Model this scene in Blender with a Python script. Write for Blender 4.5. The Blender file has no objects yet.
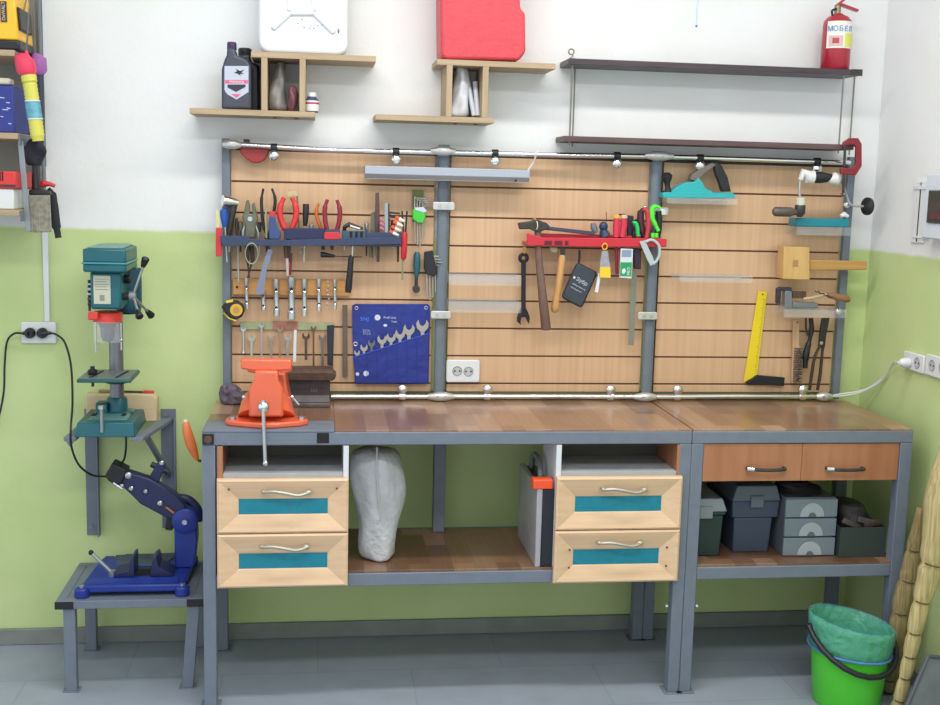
import bpy, bmesh, math, random
from mathutils import Vector, Matrix
C = bpy.context.scene.collection
sc = bpy.context.scene
random.seed(7)
PI = math.pi
# ------------------------------------------------------------------ camera
FPX, YAW, PITCH, ROLL = 1157.28, 0.13035, 0.14445, 0.025286
CP = Vector((0, -3.98905, 1.6163))
fw = Vector((math.sin(YAW)*math.cos(PITCH), math.cos(YAW)*math.cos(PITCH), -math.sin(PITCH)))
_r = Vector((math.cos(YAW), -math.sin(YAW), 0)); _u = _r.cross(fw)
R_ = _r*math.cos(ROLL) + _u*math.sin(ROLL); U_ = -_r*math.sin(ROLL) + _u*math.cos(ROLL)
cam = bpy.data.objects.new('camera', bpy.data.cameras.new('camera')); C.objects.link(cam)
cam.matrix_world = Matrix(((R_.x, U_.x, -fw.x, CP.x), (R_.y, U_.y, -fw.y, CP.y), (R_.z, U_.z, -fw.z, CP.z), (0, 0, 0, 1)))
cam.data.sensor_fit = 'HORIZONTAL'; cam.data.sensor_width = 36; cam.data.lens = 36*FPX/940
cam.data.clip_start = .05
sc.camera = cam
# ------------------------------------------------------------------ light
w = bpy.data.worlds.new('world'); sc.world = w; w.use_nodes = True
w.node_tree.nodes['Background'].inputs[0].default_value = (.88, .94, 1, 1)
w.node_tree.nodes['Background'].inputs[1].default_value = 1.0
def area(name, loc, rot, sx, sy, power, col=(1, .98, .95)):
    l = bpy.data.lights.new(name, 'AREA'); l.shape = 'RECTANGLE'; l.size = sx; l.size_y = sy; l.energy = power; l.color = col
    o = bpy.data.objects.new(name, l); C.objects.link(o); o.location = loc; o.rotation_euler = rot; return o
area('ceiling_lamp_near', (.45, -1.2, 2.93), (0, 0, 0), 2.6, .16, 33, (1, .985, .95))
area('ceiling_lamp_far', (.3, -2.9, 2.93), (0, 0, 0), 2.6, .3, 42, (.96, .98, 1))
sc.view_settings.view_transform = 'Standard'; sc.view_settings.look = 'None'
sc.view_settings.gamma = 1; sc.view_settings.use_curve_mapping = False
sc.view_settings.exposure = 0.27
# ------------------------------------------------------------------ pixel rays of the photo put on real planes
def ray(px, py): return fw + R_*((px-470)/FPX) - U_*((py-352.5)/FPX)
def A(px, py, Y):
    d = ray(px, py); return CP + d*((Y-CP.y)/d.y)
def AX(px, py, X):
    d = ray(px, py); return CP + d*((X-CP.x)/d.x)
def AZ(px, py, Z):
    d = ray(px, py); return CP + d*((Z-CP.z)/d.z)
# ------------------------------------------------------------------ materials
def lin(c):
    return tuple((x/255/12.92 if x/255 <= .04045 else ((x/255+.055)/1.055)**2.4) for x in c) + (1,)
MATS = {}
def mat(name, rgb, rough=.5, metal=0, noise=0, scale=20, bump=0, bscale=None, stretch=None, alpha=1, trans=0, coat=0, emit=0):
    if name in MATS: return MATS[name]
    m = bpy.data.materials.new(name); m.use_nodes = True; n = m.node_tree; b = n.nodes['Principled BSDF']; MATS[name] = m
    c = lin(rgb); b.inputs['Base Color'].default_value = c
    b.inputs['Roughness'].default_value = rough; b.inputs['Metallic'].default_value = metal
    b.inputs['Alpha'].default_value = alpha; b.inputs['Transmission Weight'].default_value = trans
    b.inputs['Coat Weight'].default_value = coat
    if emit: b.inputs['Emission Color'].default_value = c; b.inputs['Emission Strength'].default_value = emit
    if noise or bump:
        tc = n.nodes.new('ShaderNodeTexCoord'); mp = n.nodes.new('ShaderNodeMapping')
        n.links.new(tc.outputs['Object'], mp.inputs[0])
        if stretch: mp.inputs['Scale'].default_value = stretch
        nz = n.nodes.new('ShaderNodeTexNoise'); nz.inputs['Scale'].default_value = scale; nz.inputs['Detail'].default_value = 5
        n.links.new(mp.outputs[0], nz.inputs['Vector'])
        if noise:
            mx = n.nodes.new('ShaderNodeMix'); mx.data_type = 'RGBA'
            mx.inputs[6].default_value = tuple(x*(1-noise) for x in c[:3])+(1,)
            mx.inputs[7].default_value = tuple(min(1, x*(1+noise)) for x in c[:3])+(1,)
            mr = n.nodes.new('ShaderNodeMapRange'); mr.inputs[1].default_value = .3; mr.inputs[2].default_value = .7
            n.links.new(nz.outputs[0], mr.inputs[0]); n.links.new(mr.outputs[0], mx.inputs[0]); n.links.new(mx.outputs[2], b.inputs['Base Color'])
        if bump:
            nb = nz
            if bscale:
                nb = n.nodes.new('ShaderNodeTexNoise'); nb.inputs['Scale'].default_value = bscale; n.links.new(mp.outputs[0], nb.inputs['Vector'])
            bp = n.nodes.new('ShaderNodeBump'); bp.inputs['Strength'].default_value = bump; bp.inputs['Distance'].default_value = .01
            n.links.new(nb.outputs[0], bp.inputs['Height']); n.links.new(bp.outputs[0], b.inputs['Normal'])
    return m
def wood(name, c1, c2, stretch=(40, 40, 1.2), rough=.5, scale=2.2):
    if name in MATS: return MATS[name]
    m = bpy.data.materials.new(name); m.use_nodes = True; n = m.node_tree; b = n.nodes['Principled BSDF']; MATS[name] = m
    b.inputs['Roughness'].default_value = rough
    tc = n.nodes.new('ShaderNodeTexCoord'); mp = n.nodes.new('ShaderNodeMapping'); n.links.new(tc.outputs['Object'], mp.inputs[0])
    mp.inputs['Scale'].default_value = stretch
    nz = n.nodes.new('ShaderNodeTexNoise'); nz.inputs['Scale'].default_value = scale; nz.inputs['Detail'].default_value = 8
    n.links.new(mp.outputs[0], nz.inputs['Vector'])
    cr = n.nodes.new('ShaderNodeValToRGB'); cr.color_ramp.elements[0].position = .32; cr.color_ramp.elements[1].position = .68
    cr.color_ramp.elements[0].color = lin(c1); cr.color_ramp.elements[1].color = lin(c2)
    n.links.new(nz.outputs[0], cr.inputs[0]); n.links.new(cr.outputs[0], b.inputs['Base Color'])
    return m
def nd(n, t, **k):
    x = n.nodes.new(t)
    for a, v in k.items(): setattr(x, a, v)
    return x
def wall_mat(name, along):
    """white emulsion above, green emulsion below a painted line"""
    m = bpy.data.materials.new(name); m.use_nodes = True; n = m.node_tree; b = n.nodes['Principled BSDF']
    g = nd(n, 'ShaderNodeNewGeometry'); s = nd(n, 'ShaderNodeSeparateXYZ'); n.links.new(g.outputs['Position'], s.inputs[0])
    nz = nd(n, 'ShaderNodeTexNoise'); nz.inputs['Scale'].default_value = 14; nz.inputs['Detail'].default_value = 6; n.links.new(g.outputs['Position'], nz.inputs['Vector'])
    a = nd(n, 'ShaderNodeMath', operation='MULTIPLY_ADD'); a.inputs[1].default_value = .012; n.links.new(nz.outputs[0], a.inputs[0]); n.links.new(s.outputs['Z'], a.inputs[2])
    sl = nd(n, 'ShaderNodeMath', operation='MULTIPLY_ADD'); sl.inputs[1].default_value = .008; n.links.new(s.outputs[along], sl.inputs[0]); n.links.new(a.outputs[0], sl.inputs[2])
    mr = nd(n, 'ShaderNodeMapRange'); mr.inputs[1].default_value = 1.432; mr.inputs[2].default_value = 1.444; n.links.new(sl.outputs[0], mr.inputs[0])
    nz2 = nd(n, 'ShaderNodeTexNoise'); nz2.inputs['Scale'].default_value = 3.5; nz2.inputs['Detail'].default_value = 7; n.links.new(g.outputs['Position'], nz2.inputs['Vector'])
    def two(c1, c2):
        mx = nd(n, 'ShaderNodeMix', data_type='RGBA'); mx.inputs[6].default_value = lin(c1); mx.inputs[7].default_value = lin(c2)
        r = nd(n, 'ShaderNodeMapRange'); r.inputs[1].default_value = .35; r.inputs[2].default_value = .65
        n.links.new(nz2.outputs[0], r.inputs[0]); n.links.new(r.outputs[0], mx.inputs[0]); return mx
    gr = two((189, 207, 140), (199, 214, 153)); wh = two((226, 227, 225), (231, 232, 232))
    mx = nd(n, 'ShaderNodeMix', data_type='RGBA'); n.links.new(mr.outputs[0], mx.inputs[0]); n.links.new(gr.outputs[2], mx.inputs[6]); n.links.new(wh.outputs[2], mx.inputs[7])
    n.links.new(mx.outputs[2], b.inputs['Base Color']); b.inputs['Roughness'].default_value = .75
    nb = nd(n, 'ShaderNodeTexNoise'); nb.inputs['Scale'].default_value = 45; nb.inputs['Detail'].default_value = 4; n.links.new(g.outputs['Position'], nb.inputs['Vector'])
    bp = nd(n, 'ShaderNodeBump'); bp.inputs['Strength'].default_value = .22; bp.inputs['Distance'].default_value = .004
    n.links.new(nb.outputs[0], bp.inputs['Height']); n.links.new(bp.outputs[0], b.inputs['Normal'])
    return m
def parquet(name, cols, rough=.3, bw=.30, rh=.07):
    m = bpy.data.materials.new(name); m.use_nodes = True; n = m.node_tree; b = n.nodes['Principled BSDF']
    g = nd(n, 'ShaderNodeNewGeometry')
    br = nd(n, 'ShaderNodeTexBrick'); br.offset = .37; br.inputs['Scale'].default_value = 1; br.inputs['Brick Width'].default_value = bw; br.inputs['Row Height'].default_value = rh
    br.inputs['Mortar Size'].default_value = .0008; br.inputs['Color1'].default_value = (0, 0, 0, 1); br.inputs['Color2'].default_value = (1, 1, 1, 1); br.inputs['Mortar'].default_value = (.1, .1, .1, 1)
    br.inputs['Mortar Smooth'].default_value = .3
    sw = nd(n, 'ShaderNodeMapping'); sw.inputs['Rotation'].default_value = (0, 0, PI/2); n.links.new(g.outputs['Position'], sw.inputs[0]); n.links.new(sw.outputs[0], br.inputs['Vector'])
    cr = nd(n, 'ShaderNodeValToRGB'); n.links.new(br.outputs[0], cr.inputs[0])
    e = cr.color_ramp.elements; e[0].color = lin(cols[0]); e[1].color = lin(cols[-1])
    for i, c in enumerate(cols[1:-1]): x = e.new((i+1)/(len(cols)-1)); x.color = lin(c)
    mp = nd(n, 'ShaderNodeMapping'); mp.inputs['Scale'].default_value = (60, 3, 1); n.links.new(g.outputs['Position'], mp.inputs[0])
    nz = nd(n, 'ShaderNodeTexNoise'); nz.inputs['Scale'].default_value = 2; nz.inputs['Detail'].default_value = 6; n.links.new(mp.outputs[0], nz.inputs['Vector'])
    r = nd(n, 'ShaderNodeMapRange'); r.inputs[3].default_value = .72; r.inputs[4].default_value = 1.22; n.links.new(nz.outputs[0], r.inputs[0])
    vm = nd(n, 'ShaderNodeVectorMath', operation='SCALE'); n.links.new(cr.outputs[0], vm.inputs[0]); n.links.new(r.outputs[0], vm.inputs['Scale'])
    n.links.new(vm.outputs[0], b.inputs['Base Color']); b.inputs['Roughness'].default_value = rough; b.inputs['Coat Weight'].default_value = .25; b.inputs['Coat Roughness'].default_value = .15
    return m
def floor_mat():
    m = bpy.data.materials.new('floor_linoleum'); m.use_nodes = True; n = m.node_tree; b = n.nodes['Principled BSDF']
    g = nd(n, 'ShaderNodeNewGeometry')
    br = nd(n, 'ShaderNodeTexBrick'); br.offset = .5; br.inputs['Scale'].default_value = 1; br.inputs['Brick Width'].default_value = .62; br.inputs['Row Height'].default_value = .31
    br.inputs['Mortar Size'].default_value = .003; br.inputs['Color1'].default_value = lin((146, 153, 166)); br.inputs['Color2'].default_value = lin((149, 157, 169)); br.inputs['Mortar'].default_value = lin((140, 146, 159))
    n.links.new(g.outputs['Position'], br.inputs['Vector'])
    nz = nd(n, 'ShaderNodeTexNoise'); nz.inputs['Scale'].default_value = 9; nz.inputs['Detail'].default_value = 8; n.links.new(g.outputs['Position'], nz.inputs['Vector'])
    r = nd(n, 'ShaderNodeMapRange'); r.inputs[3].default_value = .86; r.inputs[4].default_value = 1.12; n.links.new(nz.outputs[0], r.inputs[0])
    vm = nd(n, 'ShaderNodeVectorMath', operation='SCALE'); n.links.new(br.outputs[0], vm.inputs[0]); n.links.new(r.outputs[0], vm.inputs['Scale'])
    n.links.new(vm.outputs[0], b.inputs['Base Color']); b.inputs['Roughness'].default_value = .55
    return m
STEEL = mat('blue_grey_paint', (113, 121, 135), .5, 0, .06, 30)
STEELD = mat('slate_post_paint', (108, 117, 128), .45, 0, .06, 30)
CHROME = mat('chrome', (225, 228, 230), .18, 1)
SILVER = mat('silver_steel', (190, 194, 196), .32, .85, .08, 60)
ALU = mat('aluminium', (190, 194, 198), .4, .6)
DARKS = mat('dark_steel', (70, 66, 66), .5, .5, .2, 40)
RUST = mat('rusty_steel', (96, 74, 64), .65, .4, .25, 50)
BLACK = mat('black_plastic', (28, 29, 33), .45)
BLACKM = mat('black_matt', (22, 22, 24), .75)
WHITE = mat('white_plastic', (220, 222, 224), .4)
CREAM = mat('cream_connector', (204, 203, 198), .32, .55)
BEECH = wood('beech_slat', (201, 163, 126), (212, 175, 139), (30, 30, .8))
PINE = wood('plywood_board', (160, 138, 108), (184, 162, 132), (2, 30, 30), .6)
FRONT = wood('pale_drawer_wood', (217, 181, 144), (228, 194, 158), (1.5, 30, 30), .4)
ORWOOD = wood('orange_laminate', (164, 106, 75), (180, 124, 92), (12, 12, 1), .35)
HANDLEW = wood('handle_wood', (176, 136, 86), (196, 156, 102), (30, 30, 2), .5)
TEAL = mat('teal_panel', (18, 126, 146), .5, 0, .08, 50)
RED = mat('red_plastic', (200, 48, 54), .4)
REDD = mat('dark_red', (132, 30, 40), .4)
ORANGE = mat('orange_enamel', (228, 104, 68), .3, 0, .05, 12, coat=.3)
BLUE = mat('blue_enamel', (24, 52, 138), .35, 0, .08, 15)
NAVY = mat('navy_plastic', (52, 62, 92), .5, 0, .08, 30)
POUCH = mat('blue_pouch', (28, 46, 132), .38, 0, .15, 9, .4, 25)
GREEND = mat('drill_teal', (22, 92, 102), .35, 0, .1, 15)
GREENP = mat('green_plastic', (60, 200, 60), .4)
PLANE = mat('plane_turquoise', (42, 168, 172), .35)
YELLOW = mat('yellow_plastic', (232, 206, 50), .4)
CLEAR = mat('clear_acrylic', (232, 238, 240), .12, 0, alpha=.11)
FROST = mat('frosted_plastic', (200, 206, 210), .3, 0, alpha=.6)
# ------------------------------------------------------------------ mesh builder
def wloc(o):
    v = Vector((0, 0, 0))
    while o: v += o.location; o = o.parent
    return v
class M:
    def __init__(s): s.b = bmesh.new()
    def hull(s, vs, fs):
        v = [s.b.verts.new(x) for x in vs]
        for f in fs:
            try: s.b.faces.new([v[i] for i in f])
            except ValueError: pass
        return s
    def box(s, x0, x1, y0, y1, z0, z1):
        return s.hull([(x, y, z) for x in (x0, x1) for y in (y0, y1) for z in (z0, z1)], [(0, 1, 3, 2), (4, 6, 7, 5), (0, 4, 5, 1), (2, 3, 7, 6), (0, 2, 6, 4), (1, 5, 7, 3)])
    def pb(s, px0, py0, px1, py1, Yf, Yb):
        a = A(px0, py0, Yf); b = A(px1, py1, Yf); return s.box(a.x, b.x, Yf, Yb, b.z, a.z)
    def prism(s, pts, d):
        """closed outline of 3-D points, pushed along vector d"""
        n = len(pts); pts = [Vector(p) for p in pts]; d = Vector(d)
        return s.hull(pts+[p+d for p in pts], [tuple(range(n)), tuple(range(2*n-1, n-1, -1))]+[(i, (i+1) % n, (i+1) % n+n, i+n) for i in range(n)])
    def pp(s, px, Yf, Yb): return s.prism([A(x, y, Yf) for x, y in px], (0, Yb-Yf, 0))
    def tube(s, pts, r, n=10, cap=True):
        pts = [Vector(p) for p in pts]; rs = r if isinstance(r, (list, tuple)) else [r]*len(pts)
        rings = []; up = None
        for i, p in enumerate(pts):
            t = (pts[min(i+1, len(pts)-1)]-pts[max(i-1, 0)])
            t = t.normalized() if t.length > 1e-9 else Vector((0, 0, 1))
            if up is None: up = Vector((0, 0, 1)) if abs(t.z) < .9 else Vector((0, 1, 0))
            a = t.cross(up); a = a.normalized() if a.length > 1e-6 else t.orthogonal().normalized()
            b2 = a.cross(t).normalized(); up = b2
            rings.append([s.b.verts.new(p+(a*math.cos(2*PI*k/n)+b2*math.sin(2*PI*k/n))*max(rs[i], 1e-5)) for k in range(n)])
        for q in range(len(rings)-1):
            for k in range(n): s.b.faces.new((rings[q][k], rings[q][(k+1) % n], rings[q+1][(k+1) % n], rings[q+1][k]))
        if cap: s.b.faces.new(rings[0][::-1]); s.b.faces.new(rings[-1])
        return s
    def cyl(s, p, q, r, r2=None, n=20): return s.tube([p, q], [r, r if r2 is None else r2], n)
    def lathe(s, prof, o, ax=(0, 0, 1), n=24, sx=1):
        """prof of (radius, height) about axis ax from point o"""
        o = Vector(o); ax = Vector(ax).normalized(); a = ax.orthogonal().normalized() if abs(ax.z) < .99 else Vector((1, 0, 0)); b2 = ax.cross(a)
        rings = [[s.b.verts.new(o+ax*h+(a*math.cos(2*PI*k/n)+b2*math.sin(2*PI*k/n)*sx)*max(r, 1e-5)) for k in range(n)] for r, h in prof]
        for q in range(len(rings)-1):
            for k in range(n): s.b.faces.new((rings[q][k], rings[q][(k+1) % n], rings[q+1][(k+1) % n], rings[q+1][k]))
        s.b.faces.new(rings[0][::-1]); s.b.faces.new(rings[-1]); return s
    def ball(s, c, r, n=14, sq=(1, 1, 1)):
        vs = []; c = Vector(c); m = n//2
        for i in range(1, m):
            for k in range(n):
                vs.append(c+Vector((math.sin(PI*i/m)*math.cos(2*PI*k/n)*sq[0], math.sin(PI*i/m)*math.sin(2*PI*k/n)*sq[1], math.cos(PI*i/m)*sq[2]))*r)
        v = [s.b.verts.new(x) for x in vs]; t = s.b.verts.new(c+Vector((0, 0, r*sq[2]))); bt = s.b.verts.new(c-Vector((0, 0, r*sq[2])))
        for i in range(m-2):
            for k in range(n): s.b.faces.new((v[i*n+k], v[i*n+(k+1) % n], v[(i+1)*n+(k+1) % n], v[(i+1)*n+k]))
        for k in range(n): s.b.faces.new((t, v[(k+1) % n], v[k])); s.b.faces.new((bt, v[(m-2)*n+k], v[(m-2)*n+(k+1) % n]))
        return s
    def bar(s, p, q, wd, dp, up=(0, 1, 0)):
        """rectangular bar from p to q: wd across, dp along `up`"""
        p = Vector(p); q = Vector(q); t = (q-p).normalized(); a = t.cross(Vector(up)).normalized()*wd/2; u = Vector(up).normalized(); u = (u-t*u.dot(t)).normalized()*dp/2
        return s.hull([p-a-u, p+a-u, p+a+u, p-a+u, q-a-u, q+a-u, q+a+u, q-a+u], [(0, 3, 2, 1), (4, 5, 6, 7), (0, 1, 5, 4), (1, 2, 6, 5), (2, 3, 7, 6), (3, 0, 4, 7)])
    def ring(s, c, R, r, ax=(0, 1, 0), n=28, m=8, sq=1):
        c = Vector(c); ax = Vector(ax).normalized(); a = ax.orthogonal().normalized(); b2 = ax.cross(a); g = []
        if abs(ax.y) > .99: a = Vector((1, 0, 0)); b2 = Vector((0, 0, 1))
        for i in range(n):
            d = a*math.cos(2*PI*i/n)+b2*math.sin(2*PI*i/n)*sq; g.append([s.b.verts.new(c+d*R+(d*math.cos(2*PI*k/m)+ax*math.sin(2*PI*k/m))*r) for k in range(m)])
        for i in range(n):
            for k in range(m): s.b.faces.new((g[i][k], g[(i+1) % n][k], g[(i+1) % n][(k+1) % m], g[i][(k+1) % m]))
        return s
    def build(s, name, m, parent=None, bev=0, seg=2, sub=0, ang=38, label=None):
        bmesh.ops.recalc_face_normals(s.b, faces=s.b.faces[:])
        off = wloc(parent) if parent else Vector((0, 0, 0))
        if parent is None:
            vs = [v.co for v in s.b.verts]
            off = Vector((sum(v.x for v in vs)/len(vs), sum(v.y for v in vs)/len(vs), min(v.z for v in vs)))
            loc = off.copy()
        else: loc = Vector((0, 0, 0))
        bmesh.ops.translate(s.b, vec=-off, verts=s.b.verts[:])
        me = bpy.data.meshes.new(name); s.b.to_mesh(me); s.b.free()
        me.materials.append(m)
        for p in me.polygons: p.use_smooth = True
        me.set_sharp_from_angle(angle=math.radians(ang))
        o = bpy.data.objects.new(name, me); C.objects.link(o); o.location = loc
        if parent: o.parent = parent
        if bev:
            x = o.modifiers.new('bevel', 'BEVEL'); x.width = bev; x.segments = seg; x.limit_method = 'ANGLE'; x.angle_limit = math.radians(30); x.harden_normals = False
        if sub: x = o.modifiers.new('sub', 'SUBSURF'); x.levels = sub; x.render_levels = sub
        if label: o['label'] = label
        return o
def tag(o, label, cat, group=None):
    o['label'] = label; o['category'] = cat
    if group: o['group'] = group
    return o
def thing(name, label, cat, loc, group=None):
    o = bpy.data.objects.new(name, None); C.objects.link(o); o.location = Vector(loc); o.empty_display_size = .05
    return tag(o, label, cat, group)
def struct(name, m, mt, **k):
    o = m.build(name, mt, **k); o['kind'] = 'structure'; return o
def text(s, name, p, size, mt, parent, rx=PI/2, rz=0, ry=0, ext=.0004, align='LEFT', sx=1):
    cu = bpy.data.curves.new('t', 'FONT'); cu.body = s; cu.size = size; cu.extrude = ext; cu.align_x = align
    t = bpy.data.objects.new('t', cu); C.objects.link(t); dg = bpy.context.evaluated_depsgraph_get()
    me = bpy.data.meshes.new_from_object(t.evaluated_get(dg)); bpy.data.objects.remove(t); bpy.data.curves.remove(cu)
    me.name = name; me.materials.clear(); me.materials.append(mt)
    rot = (Matrix.Rotation(rz, 4, 'Z') @ Matrix.Rotation(ry, 4, 'Y') @ Matrix.Rotation(rx, 4, 'X')) @ Matrix.Diagonal((sx, 1, 1, 1))
    me.transform(rot); o = bpy.data.objects.new(name, me); C.objects.link(o); o.parent = parent; me.transform(Matrix.Translation(Vector(p)-wloc(parent)))
    return o
def curve(pts, n=8):
    """Catmull-Rom through points"""
    P = [Vector(p) for p in pts]; P = [P[0]*2-P[1]]+P+[P[-1]*2-P[-2]]; out = []
    for i in range(1, len(P)-2):
        for k in range(n):
            t = k/n; a, b, c, d = P[i-1:i+3]
            out.append(.5*((2*b)+(c-a)*t+(2*a-5*b+4*c-d)*t*t+(3*b-a-3*c+d)*t**3))
    return out+[P[-2]]
def circ(cx, cy, r, n=16, ry=None, a0=0): return [(cx+r*math.cos(a0+2*PI*k/n), cy+(ry or r)*math.sin(a0+2*PI*k/n)) for k in range(n)]
def rrect(x0, y0, x1, y1, r, n=5):
    o = []
    for cx, cy, a in ((x1-r, y0+r, -PI/2), (x1-r, y1-r, 0), (x0+r, y1-r, PI/2), (x0+r, y0+r, PI)):
        o += [(cx+r*math.cos(a+PI/2*k/n), cy+r*math.sin(a+PI/2*k/n)) for k in range(n+1)]
    return o
XW = 1.976
# ================================================================== room
struct('floor', M().box(-3, XW+.1, -4.6, .1, -.05, 0), floor_mat())
struct('wall_back', M().box(-3, XW+.1, 0, .1, 0, 3), wall_mat('wall_paint_back', 'X'))
struct('wall_right', M().box(XW, XW+.1, -4.6, 0, 0, 3), wall_mat('wall_paint_right', 'X'))
struct('ceiling', M().box(-3, XW+.1, -4.6, .1, 3, 3.1), mat('ceiling_white', (225, 225, 222), .8))
SK = mat('baseboard_grey', (128, 132, 126), .5, 0, .1, 12)
struct('baseboard_back', M().box(-3, XW, -.014, 0, 0, .058), SK, bev=.003)
struct('baseboard_right', M().box(XW-.014, XW, -4.6, -.014, 0, .058), SK, bev=.003)
# ================================================================== workbenches
XL, XM, XR, YF, H, ZS = -.346, 1.162, 1.898, -.55, .87, .425
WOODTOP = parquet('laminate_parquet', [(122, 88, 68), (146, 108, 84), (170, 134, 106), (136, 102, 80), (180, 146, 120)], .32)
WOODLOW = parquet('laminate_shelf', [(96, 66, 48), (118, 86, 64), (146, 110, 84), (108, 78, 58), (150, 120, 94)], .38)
def workbench(label, x0, x1, lw, rw, plate):
    t = thing('workbench', label, 'workbench', ((x0+x1)/2, -.3, 0))
    f = M(); zt = H-.004
    f.box(x0, x1, YF, YF+.04, zt-.04, zt); f.box(x0, x1, -.1, -.06, zt-.04, zt)
    f.box(x0, x0+.04, YF+.04, -.1, zt-.04, zt); f.box(x1-.04, x1, YF+.04, -.1, zt-.04, zt)
    f.build('top_frame', STEEL, t, .003)
    M().box(x0+lw, x1-rw, YF+.002, YF+.042, ZS-.045, ZS-.004).build('shelf_rail', STEEL, t, .003)
    M().box(x0+lw, x1-rw, -.11, -.07, ZS-.05, ZS-.005).build('shelf_rail', STEEL, t, .003)
    for lx, ww in ((x0, lw), (x1-rw, rw)):
        for y in (YF, -.115):
            l = M(); l.box(lx, lx+ww, y, y+.04, .004, H-.044); l.box(lx-.012, lx+ww+.012, y-.012, y+.052, 0, .004); l.build('leg', STEEL if y < -.3 else STEELD, t, .003)
    if plate: q = A(437.5, 480, -.09).x; M().box(q-.02, q+.02, -.16, -.12, ZS+.0045, H-.0045).build('rear_post', STEELD, t, .002)
    wt = M(); xa = x0+.392 if plate else x0+.002
    if plate: wt.box(x0+.002, xa, YF+.14, -.058, H-.004, H+.002)
    wt.box(xa+.0005, x1-.001, YF+.003, -.058, H-.004, H+.002)
    wt.build('worktop', WOODTOP, t, .001)
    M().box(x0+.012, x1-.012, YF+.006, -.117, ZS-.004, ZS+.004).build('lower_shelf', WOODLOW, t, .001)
    if plate:
        M().box(x0, xa-.001, YF-.001, YF+.139, H-.004, H+.003).build('steel_plate', STEEL, t, .001)
        M().box(x0+.001, x0+.035, YF-.003, YF-.0005, H-.04, H-.008).build('end_plug', BLACK, t)
        M().cyl((x0+.018, YF-.003, H-.024), (x0+.018, YF-.012, H-.024), .012).build('end_knob', RUST, t, .002)
        a = A(317, 433, YF); b = A(329, 443, YF)
        M().box(a.x, b.x, YF-.002, YF-.0005, b.z, a.z).build('socket_hole', BLACKM, t)
    return t
workbench('long grey steel workbench with parquet laminate top, bearing the orange vise', XL, XM-.0005, .038, .038, True)
workbench('shorter grey steel workbench joined on the right, beside the brooms', XM+.0005, XR, .038, .04, False)
def cabinet(px0, px1, pyt, pyb, label, holes):
    Yd = YF-.021
    a = A(px0, pyt, Yd); b = A(px1, pyb, Yd); x0, x1, zt, zb = a.x, b.x, a.z, b.z; ztop = H-.046; zsh = zt+.012
    t = thing('drawer_cabinet', label, 'cabinet', ((x0+x1)/2, -.4, zb))
    yb = -.33; y0 = YF+.045
    M().box(x0+.016, x1-.016, yb-.006, yb, ZS+.006, ztop).build('rear_sheet', mat('cabinet_inside', (78, 76, 68), .6), t)
    wl = left = px0 < 400
    W = mat('white_edging', (216, 218, 222), .5)
    M().box(x0, x0+.016, y0-.044, yb, ZS+.006, ztop).build('side_panel', ORWOOD if left else W, t, .001)
    M().box(x1-.016, x1, y0-.044, yb, ZS+.006, ztop).build('side_panel', W if left else ORWOOD, t, .001)
    M().box(x0+.017, x1-.017, y0-.044, yb-.007, zsh-.016, zsh).build('open_shelf', mat('grey_shelf', (168, 170, 172), .5, 0, .06, 30), t, .001)
    g = (zt-zb)/2
    for k in range(2):
        z1 = zt-k*g-.0015; z0 = z1-g+.003
        d = M(); ya = Yd; yi = Yd+.009; yk = Yd+.0205
        xi0, xi1, zi0, zi1 = x0+.063, x1-.062, z0+.055, z1-.064
        e = .006
        # raised frame sloping inward: outer low edge, crest, inner step
        def loop(xa, xb, za, zb2, y): return [(xa, y, za), (xb, y, za), (xb, y, zb2), (xa, y, zb2)]
        L = [loop(x0, x1, z0, z1, yk), loop(x0, x1, z0, z1, ya+.004), loop(x0+e, x1-e, z0+e, z1-e, ya), loop(xi0-.003, xi1+.003, zi0-.003, zi1+.003, ya+.0145), loop(xi0, xi1, zi0, zi1, ya+.0165), loop(xi0, xi1, zi0, zi1, yk)]
        vs = [v for l in L for v in l]; fs = []
        for q in range(5):
            for j in range(4): fs.append((q*4+j, q*4+(j+1) % 4, (q+1)*4+(j+1) % 4, (q+1)*4+j))
        for j in range(4): fs.append((20+j, 20+(j+1) % 4, (j+1) % 4, j))
        d.hull(vs, fs); dr = d.build('drawer', FRONT, t, ang=15)
        M().box(xi0, xi1, ya+.0172, yk-.001, zi0, zi1).build('teal_inset', TEAL, dr)
        hx = (x0+x1)/2+.01-.006*k; hz = z1-.038; hw = .068
        h = M(); pts = [(hx-hw, ya+.006, hz+.002), (hx-hw+.006, ya-.014, hz+.003), (hx-.034, ya-.021, hz+.006), (hx, ya-.023, hz+.001), (hx+.034, ya-.021, hz-.006), (hx+hw-.006, ya-.014, hz-.001), (hx+hw, ya+.006, hz+.002)]
        h.tube(curve(pts, 5), [.0058]*31, 8)
        h.ball((hx-hw+.003, ya-.009, hz+.003), .0085, 12, (1.1, 1, .8)); h.ball((hx+hw-.003, ya-.009, hz), .0105, 12, (1.2, 1, .8))
        h.build('handle', mat('satin_nickel', (186, 180, 164), .42, .7), dr)
        if holes[k]:
            for hxx, hzz in holes[k]: M().cyl((x0+(x1-x0)*hxx, ya-.0005, z0+(z1-z0)*hzz), (x0+(x1-x0)*hxx, ya+.006, z0+(z1-z0)*hzz), .0028, n=8).build('screw_hole', mat('screw_hole_brown', (110, 50, 35), .6), dr)
cabinet(216.6, 347.6, 479.4, 586.6, 'drawer cabinet under the vise, two pale drawers with teal insets', [[(.09, .82), (.91, .82)], []])
cabinet(557.3, 677.8, 477.4, 581.8, 'drawer cabinet beside the middle legs, two pale drawers with teal insets', [[], [(.12, .64), (.12, .3), (.9, .66), (.9, .3)]])
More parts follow.
